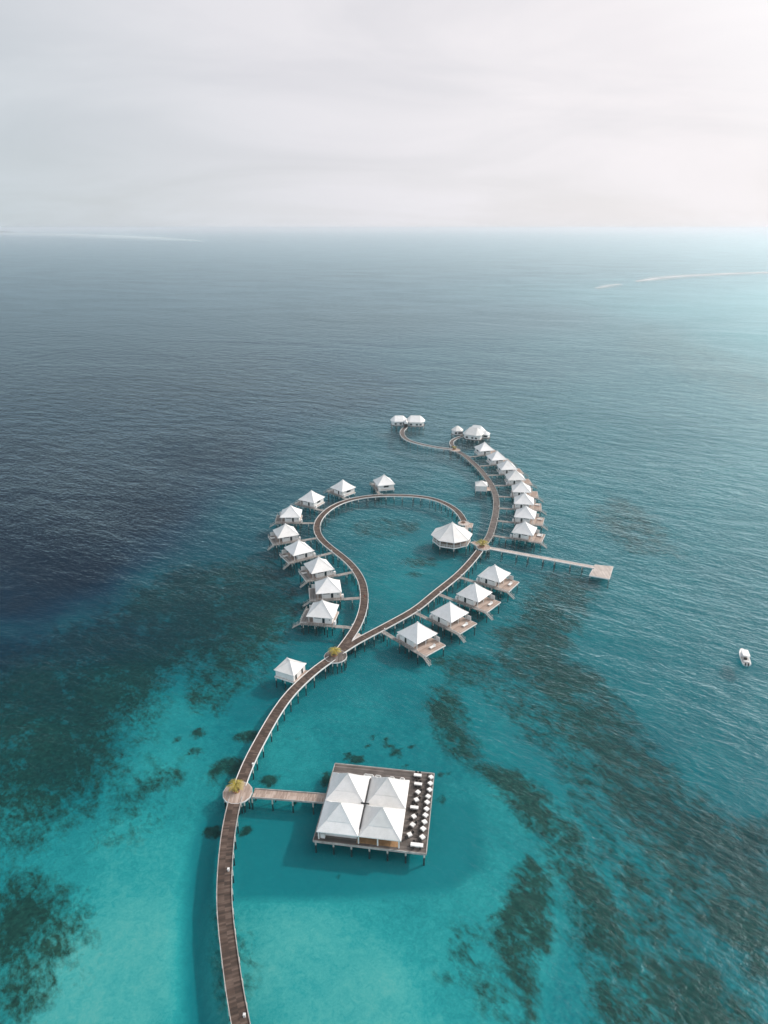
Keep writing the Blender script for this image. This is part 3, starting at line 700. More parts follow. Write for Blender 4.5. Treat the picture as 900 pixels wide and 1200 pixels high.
def make_villa(c, tint=None):
    """local: +x outward from the boardwalk, side path on y = c * 5"""
    r = empty('villa', (0, 0, 0)); D = 1.70; hh = 4.65; W = 4.05
    roof = MB(); loft_roof(roof, hh, 4.25, 8.3); ro = roof.build('roof', M['roof'], r)
    cap = MB()
    for sx in (-1, 1):
        for sy in (-1, 1):
            prev = None
            for k in range(0, 7):
                t = k / 6; z = 4.25 + 4.05 * (t - 0.06 * math.sin(PI * t)); p = (sx * hh * (1 - t), sy * hh * (1 - t), z + .05)
                if prev: cap.bar(prev, p, .2, .1)
                prev = p
    cap.box(-.22, .22, -.22, .22, 8.2, 8.42)
    cap.build('ridge_cap', M['white'], ro)
    w = MB(); w.box(-W, W - 1.6, -W, W, D + .003, 4.22); w.build('wall', M['white'], r)
    # veranda posts and beam at the outer end
    for y in (-W + .1, W - .1, 0):
        MB().box(W - .25, W - .07, y - .09, y + .09, D + .003, 4.15).build('post', M['white'], r)
    e = W - 1.6
    y0, y1 = -2.6, 2.6
    g = MB().box(e + .0, e + .07, y0, y1, D + .1, 3.95).build('sliding_door', M['glass'], r)
    f = MB()
    for y in (y0, -1.3, 0, 1.3, y1): f.box(e + .07, e + .12, y - .05, y + .05, D + .08, 3.97)
    f.box(e + .07, e + .115, y0 - .05, y1 + .05, 3.93, 4.03); f.build('frame', M['white'], g)
    # path side: long window, dark door, small window
    def opening(x0, x1, z0, z1, name='window'):
        ya, yb = (W, W + .05) if c > 0 else (-W - .05, -W)
        fr = MB().box(x0 - .08, x1 + .08, ya, yb, z0 - .08, z1 + .08)
        o = fr.build(name, M['white'], r)
        ya, yb = (W + .05, W + .075) if c > 0 else (-W - .075, -W - .05)
        MB().box(x0, x1, ya, yb, z0, z1).build('pane', M['glass'], o)
    opening(-0.35, 2.0, 3.55, 3.95); opening(-1.6, -.75, D + .1, 3.75, 'door'); opening(-3.4, -3.15, 3.1, 3.45)
    ya = -W - .06
    fr = MB().box(-W - .05, -W, -1.4, 1.4, 2.7, 3.8).build('window', M['white'], r)
    MB().box(-W - .075, -W - .05, -1.3, 1.3, 2.8, 3.7).build('pane', M['glass'], fr)
    # decks
    d = MB().box(-W - .5, hh - .1, -W - .25, W + .25, D - .25, D).build('floor_deck', M['board_light'], r)
    XE = 8.35 if c < 0 else 6.9
    MB().box(hh - .1, XE, -4.45, 4.45, D - .28, D - .02).build('sun_deck', M['board_light'] if c < 0 else M['walk_grey'], r)
    ed = MB(); ed.box(XE, XE + .08, -4.5, 4.5, D - .36, D + .03); ed.box(hh, XE, -4.53, -4.45, D - .36, D + .03); ed.box(hh, XE, 4.45, 4.53, D - .36, D + .03)
    ed.build('edge_beam', M['white'], r)
    ys = sorted((c * 4.33, c * 5.55)); pth = MB().box(-5.4, XE - .35, ys[0] + .0, ys[1], D - .3, D - .04)
    pth.build('side_path', M['walk_grey'], r)
    rl = MB(); yr = c * 5.5
    x = -5.0
    while x < XE - .25: rl.box(x - .04, x + .04, yr - .04, yr + .04, D - .04, D + .95); x += 1.3
    rl.box(-5.0, XE - .5, yr - .05, yr + .05, D + .95, D + 1.03); rl.box(-5.0, XE - .5, yr - .02, yr + .02, D + .45, D + .5)
    rl.build('railing', M['kerb'], r)
    # privacy wall on the far side of the sun deck
    sw = sorted((-c * 4.25, -c * 4.4)); MB().box(hh - .6, 5.9, sw[0], sw[1], D, D + 1.7).build('privacy_screen', M['white'], r)
    # entry box
    sw = sorted((c * 3.2, c * 4.25)); MB().box(-5.35, -4.62, sw[0], sw[1], D - .2, D + 1.15).build('entry_cabinet', M['white'], r, bevel=.03)
    # fascia under the house
    fa = MB(); fa.box(-W - .6, -W - .5, -W - .35, W + .35, D - .45, D - .02)
    yy = sorted((-c * (W + .35), -c * (W + .27))); fa.box(-W - .5, hh - .1, yy[0], yy[1], D - .45, D - .02)
    fa.build('fascia', M['white'], r)
    # stairs into the water
    if c > 0:
        r2 = MB()
        for y in (-4.4, -2.2, 0, 2.2, 4.4): r2.box(XE - .08, XE, y - .04, y + .04, D - .02, D + .95)
        r2.box(XE - .1, XE + .02, -4.4, 4.4, D + .95, D + 1.03); r2.box(XE - .06, XE - .02, -4.4, 4.4, D + .45, D + .5); r2.build('railing', M['kerb'], r)
    st = MB(); n = 7; DX = XE - 8.35
    ys = c * 4.95
    for k in range(n):
        t = k / (n - 1); x = 8.1 + DX + 2.6 * t; z = D - .1 - 1.7 * t; st.box(x - .17, x + .17, ys - .45, ys + .45, z - .05, z)
    for s in (-1, 1): st.bar((7.9 + DX, ys + s * .5, D - .05), (11.0 + DX, ys + s * .5, -.3), .09, .22)
    for s in (-1, 1): st.bar((8.0 + DX, ys + s * .52, D + .85), (10.6 + DX, ys + s * .52, .75), .07, .07)
    for s in (-1, 1):
        for t in (0, .5, 1): st.box(8.0 + DX + 2.5 * t - .03, 8.0 + DX + 2.5 * t + .03, ys + s * .52 - .03, ys + s * .52 + .03, D - .3 - 1.6 * t, D + .85 - .95 * t)
    st.build('stairs', M['kerb'], r)
    for x in (-4.1, -1.4, 1.4, 4.2):
        for y in (-4.0, 0, 4.0): piling(r, x, y, D - .25, .2, 'stilt')
    for x in (-2.7, 1.6, 5.6): piling(r, x, c * 5.2, D - .3, .15, 'stilt')
    for y in (-4.0, 4.0): piling(r, XE - .35, y, D - .28, .17, 'stilt')
    return r

def z1(x, y): return 440 + x / 4.09, 470 + y / 4.09
def z2(x, y): return 300 + x / 4.5, 540 + y / 4.5
def z3(x, y): return 440 + x / 3, 600 + y / 3
def zz(x, y): return 595 + x / 14.12, 560 + y / 14.12
VILLAS = [  # apex pixel, start of its walkway, end of its stairs, side
    (z3(148, 387), z3(23, 418), z3(175, 525), -1), (z3(262, 317), z3(145, 352), z3(300, 440), -1), (z3(350, 250), z3(232, 290), z3(400, 362), -1), (z3(420, 186), z3(305, 230), z3(477, 290), -1),
    (z2(350, 735), z2(520, 880), z2(220, 865), 1), (z2(378, 613), z2(555, 722), z2(265, 752), 1), (z2(330, 508), z2(508, 592), z2(240, 658), 1), (z2(225, 418), z2(385, 490), z2(155, 558), 1),
    (z2(155, 332), z2(312, 410), z2(62, 460), 1), (z2(183, 235), z2(312, 330), z2(90, 340), 1), (z2(292, 156), z2(380, 262), z2(205, 230), 1), (z2(458, 100), z2(505, 210), z2(380, 170), 1), (z2(675, 73), z2(655, 175), z2(608, 120), 1),
    (zz(290, 720), z1(565, 645), zz(590, 1110), -1), (z1(722, 503), z1(590, 575), zz(600, 840), -1), (z1(715, 440), z1(595, 517), zz(600, 590), -1), (z1(702, 385), z1(592, 460), zz(545, 375), -1),
    (z1(672, 330), z1(578, 405), z1(760, 410), -1), (z1(633, 282), z1(545, 355), z1(720, 355), -1), (z1(583, 238), z1(505, 305), z1(670, 300), -1), (z1(523, 196), z1(455, 262), z1(610, 255), -1)]
FIX = {0: -48, 1: -45, 13: -22, 14: -17, 12: 106}
names = ['front right row nearest the camera', 'front right row, second from the camera', 'front right row, third from the camera', 'front right row, farthest and next to the jetty',
         'loop nearest the fork', 'loop, second up from the fork', 'loop, third up from the fork', 'loop, fourth up from the fork', 'loop, farthest left',
         'loop, just above the leftmost villa', 'loop at its upper left bend, third from top', 'loop, second from its top end', 'loop, topmost and facing the camera',
         'outer right row nearest the camera', 'outer right row, second from the camera', 'outer right row, third from the camera', 'outer right row, fourth from the camera',
         'outer right row, fifth from the camera', 'outer right row, sixth from the camera', 'outer right row, seventh from the camera', 'outer right row, farthest from the camera']
proto = {-1: make_villa(-1), 1: make_villa(1)}
used = set(); lounger = None
def make_lounger():
    r = empty('sun_lounger', (0, 0, 0))
    MB().box(-1.0, 1.0, -.42, .42, .28, .36).build('frame', M['white'], r, bevel=.02)
    m = MB(); m.box(-.98, .35, -.38, .38, .365, .47); m.bar((.35, 0, .42), (.98, 0, .78), .76, .1); m.build('cushion', M['cloth'], r, bevel=.02)
    for x in (-.85, .85):
        for y in (-.34, .34): MB().box(x - .04, x + .04, y - .04, y + .04, 0, .28).build('leg', M['white'], r)
    return r
def put_lounger(x, y, z, rz, label, s=1.0):
    global lounger
    if lounger is None: lounger = make_lounger(); o = lounger
    else: o = copy_tree(lounger)
    o.location = (x, y, z); o.rotation_euler = (0, 0, rz); o.scale = (s, s, s)
    tag(o, label, 'sun lounger', 'white sun loungers on the villa decks')
for i, (A, J, S, c) in enumerate(VILLAS):
    a = at(A[0], A[1], 8.3); j = at(J[0], J[1], 1.7); s = at(S[0], S[1], .9)
    th = math.radians(FIX[i]) if i in FIX else math.atan2(s.y - j.y, s.x - j.x)
    o = proto[c] if c not in used else copy_tree(proto[c]); used.add(c)
    o.location = (a.x, a.y, 0); o.rotation_euler = (0, 0, th)
    side = {-1: 'right', 1: 'left'}[c]
    grp = 'white roofed water villas on stilts'; where = (' in the ' if 'row' in names[i] else ' on the ') + names[i]
    tag(o, 'white stilt villa' + where, 'villa', grp)
    u = Vector((math.cos(th), math.sin(th), 0)); v = Vector((-u.y, u.x, 0)); base = Vector((a.x, a.y, 0))
    # walkway from boardwalk to the side path, straight along the villa's axis
    path = pA3 if i < 4 else (pLP if i < 13 else pA4)
    st = base + u * -5.35 + v * c * 4.95; best = None
    for k in range(400):     # walk back to the boardwalk
        q = st - u * (k * .1)
        dmin = min((Vector((p.x, p.y, 0)) - q).length for p in path)
        if dmin < 1.55: best = q; break
        if best is None or dmin < best[1]: pass
    if best is None: best = base - u * 11.3 + v * c * 4.95
    q0 = Vector((best.x, best.y, 1.62)); q1 = Vector((st.x, st.y, 1.62))
    boardwalk('walkway', straight(q0, q1, 1.2), 1.15, 1.62, M['walk_grey'], 'narrow walkway of villa' + where, 'walkway',
              'narrow walkways from boardwalk to villas', bents=2.9, b0=.9, kerb_mat='kerb', pr=.13, kh=.05)
    lp = best + v * c * .0 - u * .1 + v * (1.0 if c > 0 else -1.0) * -1.0
    lamp_box(lp.x, lp.y, 1.703, 'bollard lamp for villa' + where, .8)
    if i in (0, 1, 2, 3, 13, 14, 15, 6, 7, 8):
        p = base + u * (6.5 if c < 0 else 5.7) + v * (.4 if i < 4 else 1.2 * -c)
        put_lounger(p.x, p.y, 1.683, th + (PI / 2 if i < 4 else 0), 'white lounger at villa' + where, 1.15)
        if i == 13:
            lounger_l = 'second white lounger at villa in the outer right row nearest the camera'
            p = base + u * (6.5 if c < 0 else 5.7) + v * (1.2 + 1.3); put_lounger(p.x, p.y, 1.683, th, lounger_l, 1.15)

# ------------------------------------------------------------------ two service huts
def hut(loc, rz, s, wall, label, dk, zroof=6.2):
    """local +x points to the boardwalk"""
    r = empty('hut', (loc[0], loc[1], 0), rz); tag(r, label, 'hut', 'small white huts beside the boardwalk'); D = 1.70
    ro = MB(); loft_roof(ro, s, 4.0, zroof, curve=.04); rb = ro.build('roof', M['roof'], r)
    cap = MB()
    for sx in (-1, 1):
        for sy in (-1, 1): cap.bar((sx * s, sy * s, 4.04), (0, 0, zroof + .04), .16, .1)
    cap.build('ridge_cap', M['white'], rb)
    MB().box(-wall, wall, -wall, wall, D + .003, 3.95).build('wall', M['white'], r)
    for y in (-wall * .6, wall * .45):
        fr = MB().box(wall, wall + .05, y - .5, y + .5, D + .02, 3.5).build('door', M['white'], r)
        MB().box(wall + .05, wall + .08, y - .4, y + .4, D + .05, 3.4).build('panel', M['glass'], fr)
    MB().box(-wall - .2, wall + .1, -wall - .2, wall + .2, D - .25, D).build('floor_deck', M['board_light'], r)
    MB().box(-wall - .3, wall, -wall - .3, -wall - .21, D - .45, D + .02).build('fascia', M['white'], r)
    MB().box(-wall - .3, -wall - .21, -wall - .2, wall + .2, D - .45, D + .02).build('fascia', M['white'], r)
    mb = MB(); mb.prism([(wall + .1, -wall), (dk[0], -dk[1]), (dk[0], dk[2]), (wall + .1, wall)], D - .24, D - .01)
    mb.build('apron_deck', M['board_light'], r)
    for x in (-wall, 0, wall):
        for y in (-wall, 0, wall): piling(r, x, y, D - .24, .17, 'stilt')
    return r
hut((-28.0, 170.5), math.radians(-26), 3.5, 3.15, 'small white hut on stilts with doors facing the boardwalk, left of it below the fork', (5.9, 4.6, 4.6))
hc = at(564.3, 563.1, 6.0)
hut((hc.x, hc.y), math.radians(-6), 3.1, 2.75, 'small white hut on stilts left of the greyish boardwalk near the outer right row', (6.4, 2.8, 2.8), 6.0)
def service_box(x, y, z, label):
    r = empty('storage_bench', (x, y, z)); tag(r, label, 'bench', 'dark benches at the hut')
    MB().box(-.45, .45, -.3, .3, .3, .45).build('seat', M['dark'], r); MB().box(-.45, .45, .24, .3, .45, .9).build('backrest', M['dark'], r)
    for a in (-.38, .38):
        for b in (-.24, .24): MB().box(a - .04, a + .04, b - .04, b + .04, 0, .3).build('leg', M['dark'], r)
    r.rotation_euler.z = math.radians(64); return r
for q, lb in ((at(349.8, 788.6, 1.7), 'dark bench right of the small hut door nearer the fork'), (at(341.8, 794.3, 1.7), 'dark bench at the front corner of the small hut')):
    service_box(q.x + .5, q.y - .2, 1.695, lb)

# ------------------------------------------------------------------ octagonal pavilion
def pavilion():
    R = 8.9; D = 1.75
    ap = at(530, 612.2, 9.9)
    r = empty('pavilion', (ap.x, ap.y, 0), math.radians(2)); tag(r, 'large octagonal open pavilion with white pointed roof beside the palm junction', 'pavilion')
    a0 = -PI / 2
    rings = []
    for f, z in ((.985, 4.2), (1.0, 4.22), (1.0, 4.42)): rings.append([(x, y, z) for x, y in ngon((0, 0), R * f, 8, a0)])
    for k in range(1, 9):
        t = k / 8; rings.append([(x, y, 4.42 + 5.5 * (t - .05 * math.sin(PI * t))) for x, y in ngon((0, 0), max(.1, R * (1 - t)), 8, a0)])
    ro = MB().loft(rings).build('roof', M['roof'], r)
    cap = MB()
    for x, y in ngon((0, 0), 1, 8, a0):
        prev = None
        for k in range(9):
            t = k / 8; p = (x * R * (1 - t), y * R * (1 - t), 4.47 + 5.5 * (t - .05 * math.sin(PI * t)))
            if prev: cap.bar(prev, p, .22, .12)
            prev = p
    cap.tube((0, 0, 9.8), (0, 0, 10.25), .22, .1); cap.build('ridge_cap', M['white'], ro)
    MB().prism(ngon((0, 0), 8.1, 8, a0), D - .35, D).build('deck', M['board_light'], r)
    rim = MB(); pts = ngon((0, 0), 8.2, 8, a0)
    for i in range(8):
        a, b = pts[i], pts[(i + 1) % 8]; rim.bar((*a, D - .2), (*b, D - .2), .14, .5)
    rim.build('rim', M['white'], r)
    rl = MB(); pts = ngon((0, 0), 7.9, 8, a0)
    for i in range(8):
        if i in (1,): continue
        a, b = Vector((*pts[i], 0)), Vector((*pts[(i + 1) % 8], 0))
        for z in (.5, .95): rl.bar((a.x, a.y, D + z), (b.x, b.y, D + z), .08, .1)
        for k in range(1, 6):
            c = a.lerp(b, k / 6); rl.box(c.x - .04, c.x + .04, c.y - .04, c.y + .04, D, D + .93)
    rl.build('railing', M['white'], r)
    for p in pts: MB().box(p[0] - .16, p[0] + .16, p[1] - .16, p[1] + .16, D + .003, 4.25).build('post', M['white'], r)
    for i in range(8):
        a, b = Vector((*pts[i], 0)), Vector((*pts[(i + 1) % 8], 0)); c = (a + b) / 2
        MB().box(c.x - .1, c.x + .1, c.y - .1, c.y + .1, D + .003, 4.25).build('post', M['white'], r)
    MB().prism(ngon((0, 0), 2.4, 8, a0), D + .003, 3.6).build('bar_counter', M['warmwood'], r)
    for p in pts: piling(r, p[0], p[1], D - .35, .2, 'stilt')
    for p in ngon((0, 0), 4, 6): piling(r, p[0], p[1], D - .35, .2, 'stilt')
    return r
pavilion()

# ------------------------------------------------------------------ far buildings: elongated hip roofs
def hip_ring(L, W, cut, f, ridge, z):
    """octagonal plan (L x W with cut corners) shrinking to a ridge"""
    x, y = L / 2, W / 2; c = cut
    pts = [(-x + c, -y), (x - c, -y), (x, -y + c), (x, y - c), (x - c, y), (-x + c, y), (-x, y - c), (-x, -y + c)]
    out = []
    for px, py in pts:
        tx = math.copysign(ridge / 2, px); out.append((px * (1 - f) + tx * f, py * (1 - f), z))
    return out
def hall(parent, cx, cy, rz, L, W, cut, ridge, ze, za, D=1.8):
    Mx = Matrix.Translation((cx, cy, 0)) @ Matrix.Rotation(rz, 4, 'Z')
    def tr(mb): mb.v = [tuple(Mx @ Vector(p)) for p in mb.v]; return mb
    rings = [hip_ring(L * .99, W * .99, cut, 0, ridge, ze - .2), hip_ring(L, W, cut, 0, ridge, ze - .18), hip_ring(L, W, cut, 0, ridge, ze)]
    for k in range(1, 6): rings.append(hip_ring(L, W, cut, min(.985, k / 5), ridge, ze + (za - ze) * k / 5))
    tr(MB().loft(rings)).build('roof', M['roof'], parent)
    s = .86
    w = tr(MB().prism([(p[0], p[1]) for p in hip_ring(L * s, W * s, cut * s, 0, ridge, 0)], D + .003, ze - .18)).build('wall', M['white'], parent)
    for t in (-.25, .1, .32):
        wn = tr(MB().box(L * s * t - .8, L * s * t + .8, -W * s / 2 - .06, -W * s / 2, 2.3, 3.6)).build('window', M['white'], parent)
        tr(MB().box(L * s * t - .7, L * s * t + .7, -W * s / 2 - .09, -W * s / 2 - .06, 2.4, 3.5)).build('pane', M['glass'], wn)
    s = .96
    tr(MB().prism([(p[0], p[1]) for p in hip_ring(L * s, W * s, cut * s, 0, ridge, 0)], D - .35, D)).build('deck', M['board_grey'], parent)
    n = max(2, int(L / 3))
    for i in range(n + 1):
        for yy in (-W * .4, 0, W * .4):
            q = Mx @ Vector((-L * .42 + L * .84 * i / n, yy, 0)); piling(parent, q.x, q.y, D - .35, .22, 'stilt')
def e_build():
    c = at(478, 494, 4.5)
    r = empty('spa_building', (c.x, c.y - 0, 0)); tag(r, 'farthest white building with two long hipped roofs and a small gabled entrance', 'building', 'far buildings on stilts')
    hall(r, -6.0, 4.0, math.radians(3), 11.5, 9.5, 2.6, 5.5, 4.6, 7.6)
    hall(r, 5.2, 2.0, math.radians(-4), 13.0, 10, 2.8, 6.5, 4.7, 8.2)
    g = MB(); g.loft([[(-2.6, -5.5, 4.3), (-.2, -5.5, 4.3), (-.2, -5.5, 4.5), (-1.4, -5.5, 6.2), (-2.6, -5.5, 4.5)], [(-2.6, 1, 4.3), (-.2, 1, 4.3), (-.2, 1, 4.5), (-1.4, 1, 6.2), (-2.6, 1, 4.5)]])
    g.build('entrance_roof', M['roof'], r)
    MB().box(-2.4, -.4, -5.0, -2.9, 1.85, 4.3).build('entrance', M['dark'], r)
    MB().box(-2.8, 0, -6.2, -2.9, 1.5, 1.8).build('entrance_deck', M['board_grey'], r)
    c = at(552, 506, 5)
    r = empty('spa_building', (c.x, c.y, 0)); tag(r, 'far white building with clustered hipped roofs at the head of the outer right row', 'building', 'far buildings on stilts')
    hall(r, 1.2, -2.5, math.radians(-28), 12.5, 10, 2.5, 5.0, 4.8, 8.6)
    hall(r, 4.5, 5.5, math.radians(-28), 11.0, 8, 2.2, 5.0, 4.5, 7.8)
    hall(r, 9.0, -.5, math.radians(-28), 6, 5.5, 1.0, 1.0, 4.0, 5.7)
    hall(r, -8.0, 7.2, math.radians(8), 7.6, 7.0, 2.0, .8, 4.4, 7.0)
    MB().box(-6.2, -1.2, 2.0, 4.2, 1.5, 1.8).build('link_deck', M['board_grey'], r)
e_build()

# ------------------------------------------------------------------ restaurant
RC = Vector((-1.6, 119.7, 0)); RR = math.radians(-8.0)
ru = Vector((math.cos(RR), math.sin(RR), 0)); rv = Vector((-ru.y, ru.x, 0))
def rest():
    r = empty('restaurant', RC, RR); tag(r, 'large square restaurant with four joined white tent like roofs on a timber deck', 'restaurant'); D = 1.8
    dk = MB(); dk.box(-12.25, 12.25, -11.65, 11.65, D - .3, D)
    for i, p in enumerate(dk.v): dk.uv[i] = (p[1], p[0])
    dk.build('deck', M['board_grey'], r)
    ed = MB(); ed.box(12.27, 12.45, -11.7, 11.7, D - .45, D + .12); ed.box(-12.3, 12.25, -11.83, -11.67, D - .45, D + .05); ed.box(-12.43, -12.27, -11.7, 11.7, D - .45, D + .05); ed.box(-12.3, 12.25, 11.67, 11.83, D - .45, D + .05)
    ed.build('edge_beam', M['kerb'], r)
    ze = 4.25
    X = [-11.6, -2.35, 6.9]; Y = [-11.45, -2.65, 6.1]
    for ix in range(2):
        for iy in range(2):
            x0, x1, y0, y1 = X[ix] + (.06 if ix else 0), X[ix + 1] - (0 if ix else .06), Y[iy] + (.004 if iy else 0), Y[iy + 1]
            cx, cy = (x0 + x1) / 2, (y0 + y1) / 2; hx, hy = (x1 - x0) / 2, (y1 - y0) / 2
            zo = 0.0 if iy == 0 else .03
            def rg(f, z): return [(cx - hx * f, cy - hy * f, z), (cx + hx * f, cy - hy * f, z), (cx + hx * f, cy + hy * f, z), (cx - hx * f, cy + hy * f, z)]
            e = ze + zo
            rings = [rg(.985, e - .22), rg(1, e - .2), rg(1, e), rg(.78, e + .78), rg(.60, e + 1.42), rg(.588, e + 1.56), rg(.3, e + 2.95), rg(.012, e + 4.3)]
            ro = MB().loft(rings).build('roof', M['roof'], r)
            cp = MB()
            for sx in (-1, 1):
                for sy in (-1, 1):
                    for (f0, z0), (f1, z1_) in (((.99, e), (.78, e + .78)), ((.78, e + .78), (.6, e + 1.42)), ((.588, e + 1.56), (.3, e + 2.95)), ((.3, e + 2.95), (.02, e + 4.3))):
                        cp.bar((cx + sx * hx * f0, cy + sy * hy * f0, z0 + .03), (cx + sx * hx * f1, cy + sy * hy * f1, z1_ + .03), .14, .08)
            cp.build('ridge_cap', M['white'], ro)
            MB().tube((cx, cy, e + 4.25), (cx, cy, e + 4.5), .12, .06).build('finial', M['white'], ro)
    MB().box(-2.42, -2.28, -9.6, 5.2, ze - .1, ze + .32).build('gutter', M['black'], r)
    MB().box(-3.3, -1.4, -2.75, -2.55, ze + .28, ze + .5).build('gutter', M['black'], r)
    # walls, posts, fascia
    MB().box(-11.2, -3.0, -10.0, 5.4, D + .004, ze - .25).build('wall', M['white'], r)
    MB().box(-9.6, -3.1, -10.9, -10.75, ze - .95, ze - .3).build('awning', M['white'], r)
    MB().box(-10.9, -9.9, -10.9, -10.05, D + .004, D + 1.1).build('counter', M['white'], r)
    MB().box(-2.9, 6.3, -11.0, 5.4, D + .004, D + .03).build('inner_floor', M['warmwood'], r)
    for x in (-11.2, -2.4, 1.8, 6.4):
        for y in (-11.1, -2.6, 5.6): MB().box(x - .14, x + .14, y - .14, y + .14, D + .035, ze - .15).build('post', M['white'], r)
    MB().box(-2.85, 6.5, -2.9, -2.72, ze - .8, ze - .25).build('beam', M['white'], r)
    for x in (6.3,):
        MB().box(x - .04, x + .04, -9, 5, ze - .6, ze - .22).build('beam', M['white'], r)
    MB().box(-1.5, 4.2, -4.5, -3.9, D + .04, D + 1.15).build('bar_counter', M['warmwood'], r)
    for i in range(7):
        for y in (-11.3, -5.7, 0, 5.7, 11.3):
            if abs(y) == 5.7 and i not in (0, 6): continue
            piling(r, -11.9 + 23.8 * i / 6, y, D - .3, .2, 'stilt')
rest()
def rloc(px, py, z=1.8): return at(px, py, z)
T1 = [(505, 203), (495, 275), (485, 350), (470, 428), (462, 497), (450, 575), (435, 648), (428, 727), (415, 808), (405, 905)]
T2 = [(348, 378, 's'), (330, 468, 's'), (300, 663, 's'), (285, 760, 's'), (250, 875, 's'), (345, 180, 'l'), (350, 283, 'l'), (305, 558, 'l'), (335, 997, 'x')]
def make_table(lx, ly):
    r = empty('dining_table', (0, 0, 0))
    t = MB(); t.loft([[(-lx, -ly, .72), (lx, -ly, .72), (lx, ly, .72), (-lx, ly, .72)], [(-lx, -ly, .76), (lx, -ly, .76), (lx, ly, .76), (-lx, ly, .76)]]); t.build('table_top', M['cloth'], r)
    s = MB()
    for a in ((-lx - .015, -lx - .001, -ly - .015, ly + .015), (lx + .001, lx + .015, -ly - .015, ly + .015), (-lx, lx, -ly - .015, -ly - .001), (-lx, lx, ly + .001, ly + .015)): s.box(*a, .42, .755)
    s.build('cloth_skirt', M['cloth'], r)
    for x in (-lx + .08, lx - .08):
        for y in (-ly + .08, ly - .08): MB().box(x - .035, x + .035, y - .035, y + .035, 0, .72).build('leg', M['dark'], r)
    return r
def make_chair():
    r = empty('dining_chair', (0, 0, 0))
    MB().box(-.25, .25, -.25, .25, .4, .48).build('seat', M['dark'], r)
    MB().box(-.25, .25, .2, .26, .48, .88).build('backrest', M['dark'], r)
    for x in (-.21, .21):
        for y in (-.21, .21): MB().box(x - .025, x + .025, y - .025, y + .025, 0, .4).build('leg', M['dark'], r)
    return r
TB = {}; CH = [None]
def put_table(kind, p, rz, label, grp):
    d = {'s': (.48, .48), 'l': (.92, .40), 'x': (1.35, .45)}[kind]
    if kind not in TB: TB[kind] = make_table(*d); o = TB[kind]
    else: o = copy_tree(TB[kind])
    o.location = (p.x, p.y, 1.803); o.rotation_euler = (0, 0, rz); tag(o, label, 'table', grp)
def put_chair(p, rz, label, grp):
    if CH[0] is None: CH[0] = make_chair(); o = CH[0]
    else: o = copy_tree(CH[0])
    o.location = (p.x, p.y, 1.803); o.rotation_euler = (0, 0, rz); tag(o, label, 'chair', grp)
def on_deck(p):  # keep inside the terrace
    q = p - RC; x = max(-11.5, min(11.75, q.dot(ru))); y = max(-11.2, min(11.2, q.dot(rv))); return RC + ru * x + rv * y + Vector((0, 0, 1.8))
for k, (x, y) in enumerate(T1):
    p = on_deck(rloc(455 + x / 10, 890 + y / 10, 2.5)); nm = ORD[k]
    rz = RR + PI / 4 + random.uniform(-.22, .22); p = p + ru * random.uniform(-.12, .05)
    put_table('s', p, rz, f'small white clothed square table, {nm} from the back in the outer terrace row', 'small tables along the outer terrace edge')
    for d, lb in ((-rv * .55 - ru * .5, 'front left'), (rv * .45 - ru * .6, 'back left')):
        put_chair(p + d * 1.15, math.atan2(d.y, d.x) - PI / 2, f'dark dining chair at the {lb} of the {nm} outer row table from the back', 'dark chairs on the terrace')
order = sorted(range(len(T2)), key=lambda i: T2[i][1])
for rank, k in enumerate(order):
    x, y, kd = T2[k]; p = on_deck(rloc(455 + x / 10, 890 + y / 10, 2.5)); nm = ORD[rank]
    what = {'s': 'small white clothed square table', 'l': 'long white clothed table for four', 'x': 'longest white clothed table'}[kd]
    put_table(kd, p, RR + (PI / 4 + random.uniform(-.25, .25) if kd == 's' else random.uniform(-.04, .04)), f'{what}, {nm} from the back in the inner terrace row', 'tables in the inner terrace row')
    if kd == 's': ds = [(-rv * .6 - ru * .5, 'front left'), (rv * .6 + ru * .5, 'back right')]
    else:
        w = .45 if kd == 'l' else .75
        ds = [(-rv * .72 - ru * w, 'front left'), (-rv * .72 + ru * w, 'front right'), (rv * .72 - ru * w, 'back left'), (rv * .72 + ru * w, 'back right')]
    for d, lb in ds:
        a = math.atan2(d.y, d.x) - PI / 2 if kd == 's' else (RR + (0 if 'back' in lb else PI))
        put_chair(p + d * (1.15 if kd == 's' else 1), a, f'dark dining chair at the {lb} of the {nm} inner row table from the back', 'dark chairs on the terrace')
# white sofas on the strip behind the roofs
def sofa(x, y, w, label, first=[None]):
    r = empty('sofa', RC + ru * x + rv * y + Vector((0, 0, 1.803)), RR); tag(r, label, 'sofa', 'white outdoor sofas behind the restaurant roofs')
    MB().box(-w, w, -.4, .4, .12, .45).build('seat', M['cloth'], r, bevel=.04); MB().box(-w, w, .4, .58, .12, .85).build('backrest', M['cloth'], r, bevel=.04)
    for s in (-1, 1): MB().box(s * w - .1 + (.1 if s > 0 else -.1), s * w + .1 + (.1 if s > 0 else -.1), -.4, .58, .12, .62).build('armrest', M['cloth'], r, bevel=.03)
for x, w, lb in ((-3.3, 1.0, 'widest white outdoor sofa on the back deck, leftmost'), (-1.0, .55, 'white armchair behind the right back roof, second from left'), (2.4, .4, 'white armchair behind the right back roof, third from left'),
                 (4.9, .4, 'white armchair behind the right back roof, rightmost')):
    sofa(x, 7.9, w, lb)

